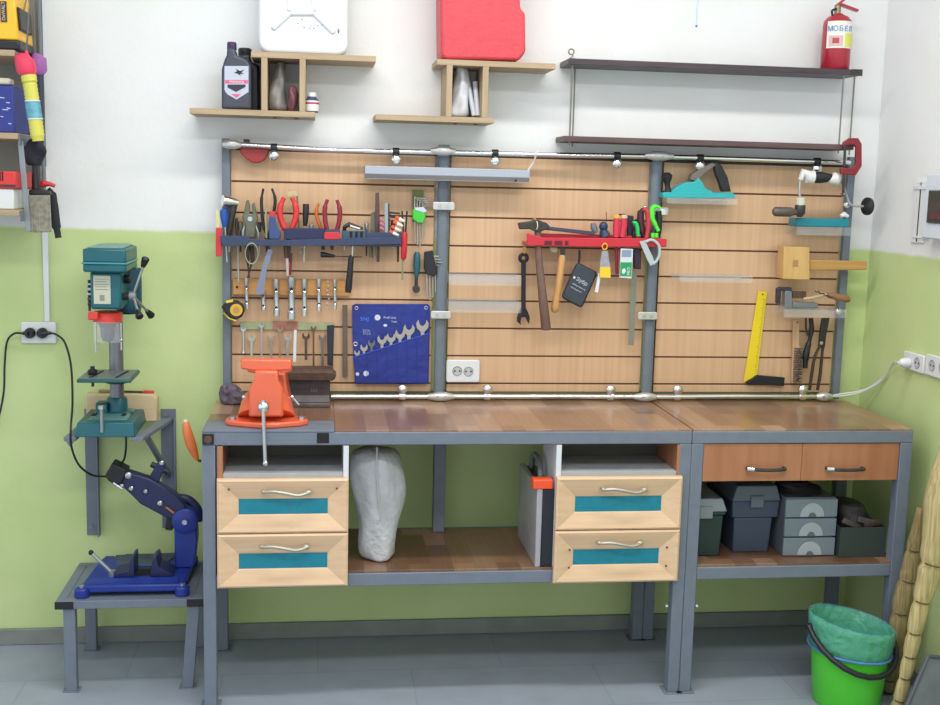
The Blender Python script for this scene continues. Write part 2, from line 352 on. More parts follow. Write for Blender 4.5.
# wide wooden drawer pair of the short bench
a = A(706, 443.5, YF+.002); b = A(899, 482, YF+.002); x0, x1 = XM+.04, XR-.042
t = thing('drawer_unit', 'orange-brown wooden drawer box with two bow handles under the short bench top', 'drawer', ((x0+x1)/2, -.35, a.z-.14))
zt, zb = H-.046, A(800, 481, YF).z
bx = M(); bx.box(x0, x0+.012, YF+.02, -.2, zb+.008, zt); bx.box(x1-.012, x1, YF+.02, -.2, zb+.008, zt); bx.box(x0+.012, x1-.012, YF+.02, -.2, zb+.008, zb+.016); bx.build('box', mat('drawer_box_inside', (110, 84, 62), .6), t)
xm = x0+(x1-x0)*.5
for k, (xa, xb) in enumerate(((x0, xm-.0006), (xm+.0006, x1))):
    d = M().box(xa, xb, YF+.004, YF+.019, zb, zt).build('drawer_front', ORWOOD, t, .001)
    c = A((744+787)/2 if k == 0 else (824+865)/2, 468, YF); hx, hz = c.x, c.z
    M().tube(curve([(hx-.06, YF+.002, hz), (hx-.055, YF-.018, hz), (hx, YF-.026, hz-.001), (hx+.055, YF-.018, hz-.001), (hx+.06, YF+.002, hz-.001)], 6), [.0058]*25, 8).build('handle', DARKS, d)
    M().cyl((hx-.066, YF-.016, hz+.001), (hx-.045, YF-.02, hz+.001), .0075).build('handle_end', CHROME, d)
# bolts between the benches
for k, px in enumerate((673.5, 697)):
    p = A(px, 606, YF+.02); s = 1 if k else -1
    tag(M().cyl((XM+s*.046, YF+.02, p.z), (XM+s*.054, YF+.02, p.z), .007, n=6).build('bolt', SILVER), 'small steel bolt on the %s side of the paired middle legs' % ('right' if k else 'left'), 'bolt')
# ================================================================== slat wall
YP = -.028      # panel front
def panel(px, label, pyt=(151, 158), grooves=()):
    x0, x1 = A(px[0], 270, YP).x, A(px[1], 270, YP).x
    m = M(); zt = 1.708; zb = .897
    t = thing('slatwall_panel', label, 'panel', ((x0+x1)/2, -.01, zb))
    M().box(x0+.001, x1-.001, YP+.0061, -.006, zb+.001, zt-.001).build('backing', mat('groove_brown', (112, 76, 50), .7), t)
    g = 8; z = zt; h = .1015
    zs = []
    k = 0; top = zt
    bounds = [zt, 1.636-.0]
    zz = A(330, 183.5, YP).z
    zs = [A(330, q, YP).z for q in (183.5, 214.5, 243.5, 271.5, 299, 327, 355, 383)]
    prev = zt
    for q in zs+[zb]:
        lo = q+.003 if q != zb else zb
        if prev-lo > .01: m.box(x0, x1, YP, YP+.006, lo, prev)
        prev = q-.003
    m.build('slats', BEECH, t, .0008)
    return x0, x1
panel((231.5, 433), 'left slatted beech wall panel, behind the blue pouch and dark blue rack')
panel((449, 645), 'middle slatted beech wall panel, behind the red tool rack')
panel((659, 838), 'right slatted beech wall panel, behind the yellow try square')
fr = thing('tool_wall_frame', 'slate grey steel frame of four posts round the slatted panels', 'frame', (.77, -.04, .88))
for a_, b_ in (((226, 150), (227, 393)), ((443.5, 153), (439, 396)), ((658, 156), (645, 396)), ((853, 160), (834, 397))):
    p = A(*a_, -.045); q = A(*b_, -.045); x = (p.x+q.x)/2; wd = .026 if a_[0] in (226, 853) else .038
    if wd > .03: M().lathe([(wd/2, 0), (wd/2, 1.745-.876)], (x, -.050, .876), n=16, sx=.55).build('post', STEELD, fr)
    else: M().box(x-wd/2, x+wd/2, -.052, -.03, .876, 1.745).build('post', STEELD, fr, .002)
m = M().box(-.325, 1.862, -.03, -.004, 1.7085, 1.722); m.build('top_bar', BLACK, fr, .001)
m = M().box(-.325, 1.862, -.027, -.004, .874, .896); m.build('bottom_bar', mat('olive_edge', (96, 98, 66), .6), fr, .001)
# chrome pipes with clamps
def rail(pts, label, clamps, caps, up):
    t = thing('chrome_rail', label, 'rail', A(*pts[0], -.085))
    P = [A(x, y, -.085) for x, y in pts]
    M().tube(P, .0085, 14).build('pipe', CHROME, t)
    for cx, cy in clamps:
        p = A(cx, cy, -.085); s = 1 if up else -1
        c = M(); c.cyl((p.x-.011, p.y, p.z), (p.x+.011, p.y, p.z), .013, n=18); c.build('pipe_clamp', BLACK if not up else CHROME, t, .001)
        q = Vector((p.x, p.y-.004, p.z+s*.026))
        M().lathe([(.008, 0), (.016, .004), (.0165, .016), (.011, .022), (.004, .024)], q+Vector((0, .010, 0)), (0, -1, 0), 18).build('hook_ring', CHROME, t)
        M().cyl((p.x, p.y, p.z), (q.x, q.y, q.z), .007, n=12).build('clamp_neck', CHROME, t)
    for cx, cy, wv in caps:
        p = A(cx, cy, -.085)
        c = M(); n = 10
        c.tube([(p.x-wv, p.y, p.z), (p.x-wv*.55, p.y-.002, p.z), (p.x-wv*.3, p.y-.003, p.z), (p.x+wv*.3, p.y-.003, p.z), (p.x+wv*.55, p.y-.002, p.z), (p.x+wv, p.y, p.z)], [.009, .0135, .0165, .0165, .0135, .009], 14)
        c.cyl((p.x, p.y, p.z), (p.x, -.05, p.z), .01)
        c.build('end_connector', CREAM, t, .0008)
        for dx in (-.3, .3): M().cyl((p.x+dx*wv, p.y-.0165, p.z), (p.x+dx*wv, p.y-.022, p.z), .006, n=12).build('screw', SILVER, t)
rail([(224, 143.5), (330, 150.2), (443, 152.5), (557, 155), (657, 156.5), (760, 159.8), (850, 163)], 'long chrome pipe rail running along the top of the tool wall',
     [(274, 147.5), (396, 151.6), (495, 153.3), (617, 155.8), (700, 158), (817, 161.5)], [(232, 144.5, .03), (443, 151, .042), (659, 156, .05)], False)
rail([(331, 396.5), (440, 396.5), (560, 396.5), (645, 397), (740, 396.5), (832, 396.5)], 'long chrome pipe rail running along the back of the worktop',
     [(402, 396.5), (487, 396.5), (610, 396.8), (677, 396.9), (802, 396.5)], [(441, 396.5, .045), (645, 397, .04), (824, 396.5, .03)], True)
for cx, cy, wv, lab in ((444, 206, .037, 'pale connector clip high on the second post, beside the green hex keys'), (441, 315, .035, 'pale connector clip low on the second post, beside the blue pouch'),
                        (660, 211, .03, 'pale connector clip high on the third post, by the green pliers'), (648, 316, .035, 'pale connector clip low on the third post, under the red rack')):
    p = A(cx, cy, -.08)
    t = thing('post_clip', lab, 'clip', p)
    M().prism([(p.x+x, -.078, p.z+z) for x, z in rrect(-wv, -.0135, wv, .0135, .006)], (0, .011, 0)).build('plate', CREAM, t, .002)
    for dx in (-.35, .35): M().cyl((p.x+dx*wv, -.078, p.z), (p.x+dx*wv, -.083, p.z), .006, n=12).build('screw', SILVER, t)
for cx, cy, lab in ((845, 205, 'small chrome clip high on the right end post, above the teal box'), (837, 311, 'small chrome clip low on the right end post, under the clear tray')):
    p = A(cx, cy, -.055)
    tag(M().lathe([(.012, 0), (.014, .006), (.010, .016), (.003, .02)], p, (0, -1, 0)).build('post_clip', CHROME), lab, 'clip')
# ================================================================== wall shelves above the tool wall
def zshelf(label, Yd, up, lo, div, pxu):
    """staggered pair of plywood boards joined by two uprights"""
    a = A(up[0], up[2], -Yd); b = A(up[1], up[3], -Yd); c = A(lo[0], lo[2], -Yd); d = A(lo[1], lo[3], -Yd); T = .018
    zu = (a.z+b.z)/2; zl = (c.z+d.z)/2
    t = thing('wall_shelf', label, 'shelf', ((a.x+d.x)/2, -Yd/2, zl-T))
    M().box(a.x, b.x, -Yd, -.002, zu-T, zu).build('upper_board', PINE, t, .001)
    M().box(c.x, d.x, -Yd, -.002, zl-T, zl).build('lower_board', PINE, t, .001)
    for q in div:
        x = A(q, 90, -Yd).x; M().box(x-.0095, x+.0095, -Yd, -.002, zl, zu-T).build('upright', wood('plywood_upright', (160, 138, 108), (184, 162, 132), (30, 30, 2), .6), t, .001)
    x0, x1 = A(div[0], 90, -Yd).x, A(div[1], 90, -Yd).x
    for x in (x0+.03, x1-.02): M().cyl((x, -Yd*.6, zl-T-.003), (x, -Yd*.6, zl-T), .006, n=10).build('screw', DARKS, t)
    return zu, zl, x0, x1
zu1, zl1, dx0, dx1 = zshelf('staggered plywood wall shelf on the left, carrying the white jerrycan', .18, (251, 376, 52, 55.5), (189.5, 315, 106.7, 113), (264.3, 302.5), 0)
zu2, zl2, ex0, ex1 = zshelf('staggered plywood wall shelf in the middle, carrying the red canister', .18, (437, 556, 59.3, 63.2), (375.5, 494, 114, 118), (449.3, 485.3), 0)
# white jerrycan
def jerry(label, px0, px1, z, Yf, Yb, mt, top, cat, name, rad, tilt=0):
    xa, xb = A(px0, 40, Yf).x, A(px1, 40, Yf).x
    t = thing(name, label, cat, ((xa+xb)/2, (Yf+Yb)/2, z))
    o = [(x, y) for x, y in rrect(xa, z, xb, z+top, rad, 8)]
    return t, xa, xb, o
t, xa, xb, o = jerry('white metal jerrycan with pressed cross ribs, standing on the left plywood shelf', 258.5, 348, zu1, -.172, -.012, None, .46, 'jerrycan', 'jerrycan', .035)
WH = mat('white_enamel', (226, 228, 234), .3, 0, .02, 30, coat=.2)
M().prism([(x, -.166, y) for x, y in o], (0, .15, 0)).build('body', WH, t, bev=.014, seg=4)
xm = (xa+xb)/2; zc = A(303, -30, -.172).z
rb = M()
def rib(x0, z0, x1, z1): rb.tube([(x0, -.164, z0), (x0+(x1-x0)*.06, -.166, z0+(z1-z0)*.06), (x1-(x1-x0)*.06, -.166, z1-(z1-z0)*.06), (x1, -.164, z1)], [.004, .0105, .0105, .004], 12)
q = [A(272, 29, -.17), A(290, 12.5, -.17), A(314, 12.5, -.17), A(335, 33, -.17)]
rib(q[0].x, q[0].z, q[1].x, q[1].z); rib(q[1].x, q[1].z, q[2].x, q[2].z); rib(q[2].x, q[2].z, q[3].x, q[3].z)
rib(q[1].x, q[1].z, q[1].x, q[1].z+.12); rib(q[2].x, q[2].z, q[2].x, q[2].z+.12); rib(q[1].x, q[1].z+.12, q[2].x, q[2].z+.12)
rb.build('pressed_rib', WH, t, label='raised cross rib')
sp = M(); rr = random.Random(4)
for i in range(26):
    g = rr.gauss(0, 1); p = A(308+g*9, 27+rr.gauss(0, 4)+abs(g), -.1665); sp.ball(p, .0008+.0013*rr.random(), 6, (1.6, .3, 1))
p = A(338.5, 31, -.1665); sp.ball(p, .006, 8, (.6, .2, 1.4))
sc_ = sp.build('paint_chip', mat('chipped_grey', (120, 122, 130), .6), t); sc_['kind'] = 'stuff'
m = M()
for s in (-1, 0, 1): m.tube([(xm+.05+s*0, -.09+s*.045, zu1+.455), (xm+.05, -.09+s*.045, zu1+.485), (xm-.06, -.09+s*.045, zu1+.485), (xm-.06, -.09+s*.045, zu1+.455)], .007)
m.build('carry_handle', WH, t)
M().lathe([(.03, 0), (.03, .03), (.026, .034)], (xb-.06, -.09, zu1+.455)).build('cap', WH, t)
# red canister
zr = zu2
q = [(440.5, 0), (441, 53), (445, 58), (519, 59.3), (526, 51), (525.5, 12), (520.5, 7), (520, -40), (440, -42)]
t = thing('fuel_canister', 'red plastic canister standing on the middle plywood shelf', 'canister', A(480, 59, -.17))
pts = [A(x, y, -.172) for x, y in q]; mz = min(p.z for p in pts); pts = [Vector((p.x, p.y, p.z-mz+zr+.001)) for p in pts]
M().prism(pts, (0, .155, 0)).build('body', mat('red_canister', (205, 66, 76), .42, 0, .06, 25, .1, 80), t, bev=.012, seg=4)
M().lathe([(.024, 0), (.024, .03), (.02, .034)], (A(505, 0, -.09).x, -.09, max(p.z for p in pts)-.002)).build('cap', BLACK, t)
M().tube(curve([(A(450, 0, -.09).x, -.09, max(p.z for p in pts)-.01), (A(455, 0, -.09).x, -.09, max(p.z for p in pts)+.04), (A(482, 0, -.09).x, -.09, max(p.z for p in pts)+.04), (A(488, 0, -.09).x, -.09, max(p.z for p in pts)-.01)]), .012).build('handle', mat('red_canister', (205, 66, 76)), t)
# oil bottles
BOT = mat('oil_bottle_black', (62, 66, 78), .4)
def at_z(px, Y, z): return Vector((A(px, 80, Y).x, Y, z))
z0 = zl1+.0005
t = thing('oil_bottle', 'dark grey motor oil bottle with silver and pink label, front on the left plywood shelf', 'bottle', at_z(237, -.13, z0))
q = [(221.5, 107), (221.5, 67), (224.5, 57), (226.5, 53), (226.8, 46), (235, 46), (236, 53), (239, 54), (248, 58), (251, 64), (251.5, 107)]
pts = [A(x, y, -.165) for x, y in q]; mz = min(p.z for p in pts)
M().prism([(p.x, -.165, p.z-mz+z0) for p in pts], (0, .085, 0)).build('body', BOT, t, bev=.008, seg=3)
p = A(230.8, 46, -.165); M().lathe([(.0145, 0), (.0155, .002), (.015, .022), (.012, .025)], (p.x, -.123, p.z-mz+z0-.002), n=22).build('cap', mat('purple_black', (66, 48, 84), .4), t)
lb = [(224.5, 66), (248.5, 66), (248.5, 92), (236.5, 99.5), (227, 94), (224.5, 90)]
L = M().pp(lb, -.1656, -.165).build('label_sticker', mat('label_silver', (184, 190, 206), .4), t, label='silver label with pink band and black bird emblem')
def mark(px, mt, par, Y, name='print_mark', th=.0004): return M().pp(px, Y, Y+th).build(name, mt, par)
PK = mat('label_pink', (212, 92, 132), .4)
mark([(225, 80), (248, 80), (248, 83.5), (225, 83.5)], PK, L, -.1662)
mark([(227.5, 84.5), (245.5, 84.5), (245.5, 87), (236, 92), (227.5, 87.5)], mat('label_dark', (46, 42, 60), .4), L, -.1662)
mark([(231, 94), (241, 94), (236.5, 98)], PK, L, -.1662)
mark([(234, 72.5), (237, 71.5), (236, 68.8), (240, 71), (244.5, 69.5), (241.5, 72.5), (244, 74), (240, 73.7), (241, 75.8), (237.5, 73.8)], BLACK, L, -.1662)
p = A(229.5, 82.9, -.1666); text('MANNOL', 'print_text', p, .011, WHITE, L)
t = thing('oil_bottle', 'black oil bottle half hidden behind the labelled bottle, against the upright', 'bottle', at_z(250, -.05, z0))
q = [(240, 107), (240, 62), (238, 57), (238.5, 50), (250, 50), (250.5, 57), (259, 61), (259.5, 107)]
pts = [A(x, y, -.075) for x, y in q]; mz = min(p.z for p in pts); o2 = [(p.x, -.075, p.z-mz+z0) for p in pts]
M().prism(o2, (0, .065, 0)).build('body', mat('oil_bottle_jet', (34, 35, 42), .4), t, bev=.008, seg=3)
M().lathe([(.021, 0), (.022, .002), (.022, .02), (.018, .024)], ((o2[3][0]+o2[4][0])/2, -.043, o2[3][2]-.001), n=22).build('cap', BLACK, t)
# bag and jar in the left shelf box
def crumple(name, label, cat, c, sz, mt, seed, power=.18, n=18, z0=None, prof=None):
    rr = random.Random(seed); m = M(); rings = []; R = 14
    ph = [rr.random()*6 for _ in range(8)]
    vs = []
    for i in range(R+1):
        h = i/R; w_ = prof(h) if prof else math.sin(PI*(.08+.84*h))**.5
        for k in range(n):
            a = 2*PI*k/n; d = 1+power*(math.sin(3*a+ph[0]+5*h)+.7*math.sin(5*a+ph[1]-7*h)+.6*math.sin(2*a+11*h+ph[2])+.4*rr.uniform(-1, 1))/2
            vs.append(Vector((c[0]+sz[0]*w_*d*math.cos(a)/2+sz[0]*.08*math.sin(4*h+ph[3]), c[1]+sz[1]*w_*d*math.sin(a)/2, c[2]+sz[2]*h)))
    fs = [(i*n+k, i*n+(k+1) % n, (i+1)*n+(k+1) % n, (i+1)*n+k) for i in range(R) for k in range(n)]+[tuple(range(n))[::-1], tuple(range(R*n, R*n+n))]
    m.hull(vs, fs); o = m.build(name, mt, sub=1, ang=180); return tag(o, label, cat)
BAG = mat('clear_bag', (205, 210, 216), .25, 0, .15, 30, alpha=.75)
crumple('plastic_bag', 'greyish plastic bag standing inside the left shelf box', 'bag', (A(279, 90, -.1).x, -.09, zl1+.001), (.068, .09, .16), mat('grey_bag', (128, 124, 120), .35, 0, .3, 30), 3, .2, prof=lambda h: (1-h*.55)*(1 if h > .05 else .8))
crumple('plastic_bag', 'reddish small bag low in the right of the left shelf box', 'bag', (A(292.5, 100, -.1).x, -.12, zl1+.001), (.034, .06, .085), mat('maroon_bag', (120, 78, 84), .35, 0, .4, 50), 5, .2)
crumple('plastic_bag', 'white plastic bag of long parts inside the middle shelf box', 'bag', (A(460, 90, -.1).x, -.10, zl2+.001), (.075, .09, .165), mat('white_bag', (206, 208, 214), .3, 0, .12, 30), 9, .25, prof=lambda h: (.9-h*.35)*(1 if h > .05 else .8))
for px, py, lean, lab in ((470, 77, .012, 'white plastic tube leaning behind the white bag in the middle shelf box'), (476, 82, .004, 'short pale tube at the right side of the middle shelf box')):
    x = A(px, 100, -.1).x; zt = A(px, py, -.1).z
    tag(M().cyl((x+lean, -.13, zl2+.007), (x-lean, -.09, zt), .0085).build('plastic_tube', mat('pale_tube', (196, 200, 210), .35)), lab, 'tube')
x = A(311.8, 100, -.15).x
t = thing('medicine_bottle', 'small bottle with white cap and red-banded label at the right end of the left shelf', 'bottle', (x, -.14, zl1))
M().lathe([(.021, .0005), (.023, .003), (.023, .040), (.015, .046), (.014, .050)], (x, -.14, zl1)).build('body', mat('bottle_darkblue', (62, 74, 108), .4), t)
M().lathe([(.0145, .050), (.0145, .060), (.012, .063)], (x, -.14, zl1)).build('cap', WHITE, t)
M().lathe([(.0234, .004), (.0236, .005), (.0236, .036), (.0234, .037)], (x, -.14, zl1)).build('label_sticker', mat('label_white', (222, 220, 220), .5), t, label='white label with red stripe')
M().lathe([(.0238, .026), (.024, .0263), (.024, .031), (.0238, .0315)], (x, -.14, zl1)).build('label_stripe', mat('stripe_red', (180, 40, 70), .5), t)
# long dark double shelf on rods
DK = wood('dark_board', (52, 44, 50), (76, 62, 66), (2, 30, 30), .4)
YS = -.15
a, b = A(569, 58.7, YS), A(862, 69.2, YS); c, d = A(564.5, 135, YS), A(854, 145.5, YS)
t = thing('hanging_shelf', 'long dark double shelf hung on steel rods, carrying the fire extinguisher', 'shelf', ((a.x+b.x)/2, -.07, c.z-.02))
def tilted(name, p, q, T, mt=DK, lab=None): return M().prism([(p.x, YS, p.z), (q.x, YS, q.z), (q.x, YS, q.z-T), (p.x, YS, p.z-T)], (0, -YS-.004, 0)).build(name, mt, t, .0015, label=lab)
zt_ = (a.z+b.z)/2; a.z = b.z = zt_; c.z = d.z = (c.z+d.z)/2
tilted('upper_board', a, b, .019); tilted('lower_board', c, d, .018, wood('brown_board', (78, 58, 58), (100, 78, 76), (2, 30, 30), .5))
ROD = mat('rod_grey', (128, 126, 118), .4, .6)
for px, Y in ((571, YS+.012), (574, -.02), (842, YS+.012), (853, -.02)):
    x = A(px, 100, Y).x; M().cyl((x, Y, c.z-.03), (x, Y, a.z+(.012 if px != 842 else 0)), .0028, n=8).build('rod', ROD, t)
    if px != 842: M().cyl((x, Y, a.z), (x, Y, a.z+.005), .008, n=6).build('nut', SILVER, t)
x = A(571, 60, YS+.012).x; M().ring((x, YS+.012, a.z+.022), .009, .0025).build('eye_loop', ROD, t)
M().box(b.x-.035, b.x+.002, YS-.002, YS, a.z-.021, a.z+.001).build('end_clip', DARKS, t)
# fire extinguisher
x = A(835.2, 60, -.085).x; zb = a.z+.0005; k = (A(838, 12, -.085).z-A(838, 68, -.085).z)
t = thing('fire_extinguisher', 'small red fire extinguisher on the right end of the dark hanging shelf', 'fire extinguisher', (x, -.085, zb))
RX = mat('extinguisher_red', (166, 32, 50), .3, 0, coat=.4)
r = .049
M().lathe([(r-.004, 0), (r, .004), (r, k*.80), (r*.93, k*.89), (r*.7, k*.96), (r*.35, k), (.014, k+.004)], (x, -.085, zb), n=36).build('cylinder', RX, t, ang=50)
import functools
def band(r_, z0, z1, a0, a1, mt, par, cx, cy, name, lab=None, n=18):
    m = M(); vs = []; fs = []
    for i in range(n+1):
        an = a0+(a1-a0)*i/n
        for rr_ in (r_, r_+.0006):
            for z in (z0, z1): vs.append((cx+rr_*math.cos(an), cy+rr_*math.sin(an), z))
    for i in range(n):
        b_ = i*4; e_ = b_+4
        fs += [(b_+2, e_+2, e_+3, b_+3), (b_, b_+1, e_+1, e_), (b_, e_, e_+2, b_+2), (b_+1, b_+3, e_+3, e_+1)]
    fs += [(0, 2, 3, 1), (n*4, n*4+1, n*4+3, n*4+2)]
    return m.hull(vs, fs).build(name, mt, par, label=lab)
aw = (-PI*.86, -PI*.06)
L = band(r+.0002, zb+k*.38, zb+k*.86, *aw, mat('sticker_cream', (226, 226, 214), .5), t, x, -.085, 'label_sticker', 'cream label with blue lettering and yellow panel')
band(r+.001, zb+k*.41, zb+k*.64, -PI*.45, -PI*.08, mat('sticker_yellow', (214, 216, 96), .5), L, x, -.085, 'yellow_panel')
band(r+.001, zb+k*.41, zb+k*.60, -PI*.80, -PI*.50, mat('sticker_pinkish', (212, 176, 176), .5), L, x, -.085, 'flame_panel')
band(r+.0016, zb+k*.46, zb+k*.56, -PI*.72, -PI*.58, mat('sticker_flame', (172, 70, 76), .5), L, x, -.085, 'flame_mark')
SB = mat('sticker_blue', (60, 130, 200), .5)
for i, ch in enumerate('МОБЕЛ'):
    an = -PI*.78+i*.36; text(ch, 'print_letter', (x+(r+.002)*math.cos(an), -.085+(r+.002)*math.sin(an), zb+k*.68), .024, SB, L, rz=an+PI/2, align='CENTER')
M().cyl((x-.004, -.085, zb+k), (x-.004, -.085, zb+k+.03), .011).build('valve', mat('brass', (150, 140, 110), .3, .8), t)
h = M(); h.bar((x-.012, -.085, zb+k+.028), (x+.022, -.085, zb+k+.056), .007, .018); h.bar((x+.022, -.085, zb+k+.056), (x+.03, -.085, zb+k+.085), .007, .018)
h.build('carry_handle', RX, t, .001)
M().bar((x, -.085, zb+k+.036), (x+.068, -.085, zb+k+.016), .008, .02).build('squeeze_lever', RX, t, .001)
M().tube(curve([(x-.012, -.095, zb+k+.018), (x-.03, -.1, zb+k+.01), (x-.026, -.1, zb+k-.01)]), .004, 8).build('nozzle', BLACK, t)
# red C-clamp gripping the dark shelf end
YC = YS-.022
t = thing('c_clamp', 'dark red C-clamp gripping the right end of the dark hanging shelf', 'clamp', A(852, 175, YC))
RC = mat('clamp_red', (128, 34, 44), .4)
q = [(858.5, 138), (862, 144), (862, 166), (856, 175.5), (846, 174.5), (841, 174), (841, 168), (853, 168), (856, 164), (856.5, 147), (853, 144.5), (848, 145), (843, 146), (844, 142), (850, 138)]
M().pp(q, YC, YC+.014).build('frame', RC, t, .002)
s = M(); p, q_ = A(845, 148, YC+.007), A(843, 196, YC+.007); s.tube([p, q_], .0045)
for i in range(14): s.ring(p.lerp(q_, .1+i*.06), .0046, .0009, (0, 0, 1), 14, 5)
s.build('screw', DARKS, t); M().cyl(p, p+Vector((0, 0, .006)), .008).build('pad', DARKS, t)
q2 = A(843, 194, YC+.007); M().cyl(q2-Vector((.0, .012, 0)), q2+Vector((0, .02, 0)), .003).build('tommy_bar', SILVER, t)
# LED bar lamp
t = thing('bar_lamp', 'slim grey aluminium bar lamp mounted near the top of the tool wall', 'lamp', A(448, 180, -.12))
a, b = A(365, 166, -.13), A(530, 169.5, -.13); z1 = (a.z+b.z)/2
M().prism([(a.x, -.13, z1), (a.x, -.13, z1-.026), (a.x, -.118, z1-.040), (a.x, -.06, z1-.040), (a.x, -.06, z1)], (b.x-a.x, 0, 0)).build('housing', mat('lamp_housing', (176, 182, 192), .35, .5), t, .0015)
M().box(a.x+.004, b.x-.004, -.116, -.066, z1-.0425, z1-.0402).build('diffuser', mat('lamp_diffuser', (190, 190, 190), .5), t)
p = A(516, 178.3, -.13); M().cyl((p.x, -.1255, z1-.036), (p.x, -.1275, z1-.0365), .0035).build('switch', BLACK, t)
for px in (385, 508): x = A(px, 170, -.06).x; M().box(x-.01, x+.01, -.06, -.029, z1-.03, z1-.01).build('bracket', ALU, t)
M().tube(curve([(b.x-.004, -.075, z1-.01), A(533, 163, -.08), A(536.5, 154, -.1), A(538, 150.5, -.09)]), .0028, 8).build('cord', WHITE, t)
# dangling string at the ceiling edge
p, q_ = A(699, -30, -.3), A(696.5, 26, -.3)
t = thing('pull_cord', 'pale blue cord end dangling above the dark hanging shelf', 'cord', q_)
M().tube([(q_.x+.004, -.3, 2.999), p, q_], .0026, 8).build('cord', mat('cord_blue', (176, 200, 226), .5), t); M().ball(q_, .004).build('tip', mat('tip_blue', (70, 130, 190), .5), t)
# ================================================================== tools on the left panel
def obj(m, name, mt, label, cat, group=None, **k): return tag(m.build(name, mt, **k), label, cat, group)
def T(name, label, cat, px, py, Y, group=None): return thing(name, label, cat, A(px, py, Y), group)
def path(px, Y, r, n=6, sides=8): P = curve([A(x, y, Y) for x, y in px], n); return M().tube(P, r if not isinstance(r, (list, tuple)) else [r[min(len(r)-1, int(i*len(r)/len(P)))] for i in range(len(P))], sides)
# dark blue plastic tool rack
t = T('tool_rack', 'dark blue plastic tool rack holding pliers on the left panel', 'tool rack', 310, 246, -.08)
M().pp([(220, 235.5), (248, 236), (250, 239), (284, 240), (300, 239.5), (400, 236.5), (402, 244), (330, 246), (222, 246)], -.135, -.128).build('front_lip', NAVY, t, .001)
a, b = A(221, 240, -.13), A(401, 241, -.13); zf = a.z
M().box(a.x, b.x, -.1275, -.029, zf-.012, zf-.006).build('tray', NAVY, t, .001)
M().pp([(284, 228.5), (325, 228.5), (325, 239.5), (284, 239.5)], -.126, -.10).build('bin', mat('navy_bin', (34, 40, 78), .5), t, .002)
M().pp([(325, 229.5), (340, 229.5), (340, 239), (325, 239)], -.128, -.10).build('bin', NAVY, t, .002)
M().pp([(342, 231), (366, 231), (366, 241), (342, 241)], -.126, -.10).build('bin', mat('slate_teal', (52, 82, 104), .5), t, .002)
M().pp([(366, 232.5), (402, 232.5), (402, 240), (366, 240)], -.124, -.10).build('bin', NAVY, t, .002)
for x in (351, 356.5, 361.5): M().pp([(x-1.3, 231.5), (x+1.3, 231.5), (x+1.3, 239), (x-1.3, 239)], -.1275, -.126).build('slot', BLACKM, t)
obj(M().pp(rrect(324, 232, 340, 239.5, 2), -.137, -.1285), 'plastic_clip', RED, 'bright red rounded plastic block clipped on the front of the blue rack', 'clip', bev=.002)
# tools standing in it
t = T('flashlight', 'chrome-headed torch at the left end of the blue rack', 'flashlight', 231, 236, -.09)
q = A(222.5, 200.5, -.095); q2 = A(237, 203, -.075); M().tube([q, q+(q2-q)*.25, q+(q2-q)*.7, q2], [.018, .02, .016, .014], 18).build('head', CHROME, t)
M().tube([A(234, 204, -.08), A(228, 235, -.08)], [.012, .010], 14).build('handle', DARKS, t)
t = T('screwdriver', 'screwdriver with blue bulbous handle at the left end of the blue rack', 'screwdriver', 224, 236, -.105)
M().tube([A(223.5, 209, -.11), A(223.5, 211, -.11), A(224, 217, -.11), A(224.5, 224, -.11), A(225, 227, -.11)], [.007, .0125, .0125, .009, .006], 14).build('handle', mat('screwdriver_blue', (34, 82, 168), .35), t)
M().cyl(A(225, 226, -.11), A(227, 262, -.11), .0028, n=8).build('shaft', SILVER, t)
t = T('utility_knife', 'red-handled knife hanging at the left end post beside the blue rack', 'knife', 218, 257, -.12)
M().pp(rrect(215.7, 227.5, 221.7, 256.5, 1.5), -.125, -.112).build('handle', mat('knife_red', (206, 50, 56), .4), t, .002)
M().pp([(216, 209), (219.5, 212), (219.5, 228), (216.5, 228)], -.120, -.117).build('blade', mat('pale_yellow_tip', (206, 204, 140), .4), t)
for i, (x, y0, y1, lean, r, mt, lab) in enumerate(((232, 212, 232, 1.5, .008, RUST, 'brown wooden-handled punch beside the torch in the blue rack'), (236.5, 218, 262, -1, .0055, DARKS, 'thin dark steel rod left of the grey locking pliers'))):
    t = T('punch', lab, 'punch', x, y1, -.075)
    M().tube([A(x, y0, -.07), A(x, y0+6, -.07), A(x-lean, 238, -.07)], [r*.7, r, r*.8], 12).build('handle', mt, t)
    M().cyl(A(x-lean, 238, -.07), A(x-2*lean, y1+20, -.07), .003, n=8).build('shaft', SILVER, t)
def pliers(label, Y, left, right, rh, hm, jaw, jm=None):
    """two curved grips standing up, pivot and jaws down through the rack"""
    x, y = jaw[0]
    t = T('pliers', label, 'pliers', x, jaw[-1][1], Y)
    for k, pth in enumerate((left, right)):
        if pth: path(pth, Y+(.004 if k else -.004), [rh*.95, rh*1.3, rh*1.3, rh*1.25, rh], 6, 10).build('handle_grip', hm, t)
    jm = jm or DARKS
    M().cyl(A(x, y, Y-.009), A(x, y, Y+.009), .0105, n=18).build('pivot', jm, t)
    M().prism([A(px, py, Y-.006) for px, py in ((x-3, y), (x+3, y), (x+1.6, jaw[-1][1]), (x-1.6, jaw[-1][1]))], (0, .012, 0)).build('jaws', jm, t, .001)
OG = mat('olive_grey_metal', (108, 110, 92), .45, .4, .15, 60)
t = T('locking_pliers', 'grey-green pair of locking pliers standing upright in the blue rack', 'pliers', 250, 246, -.08)
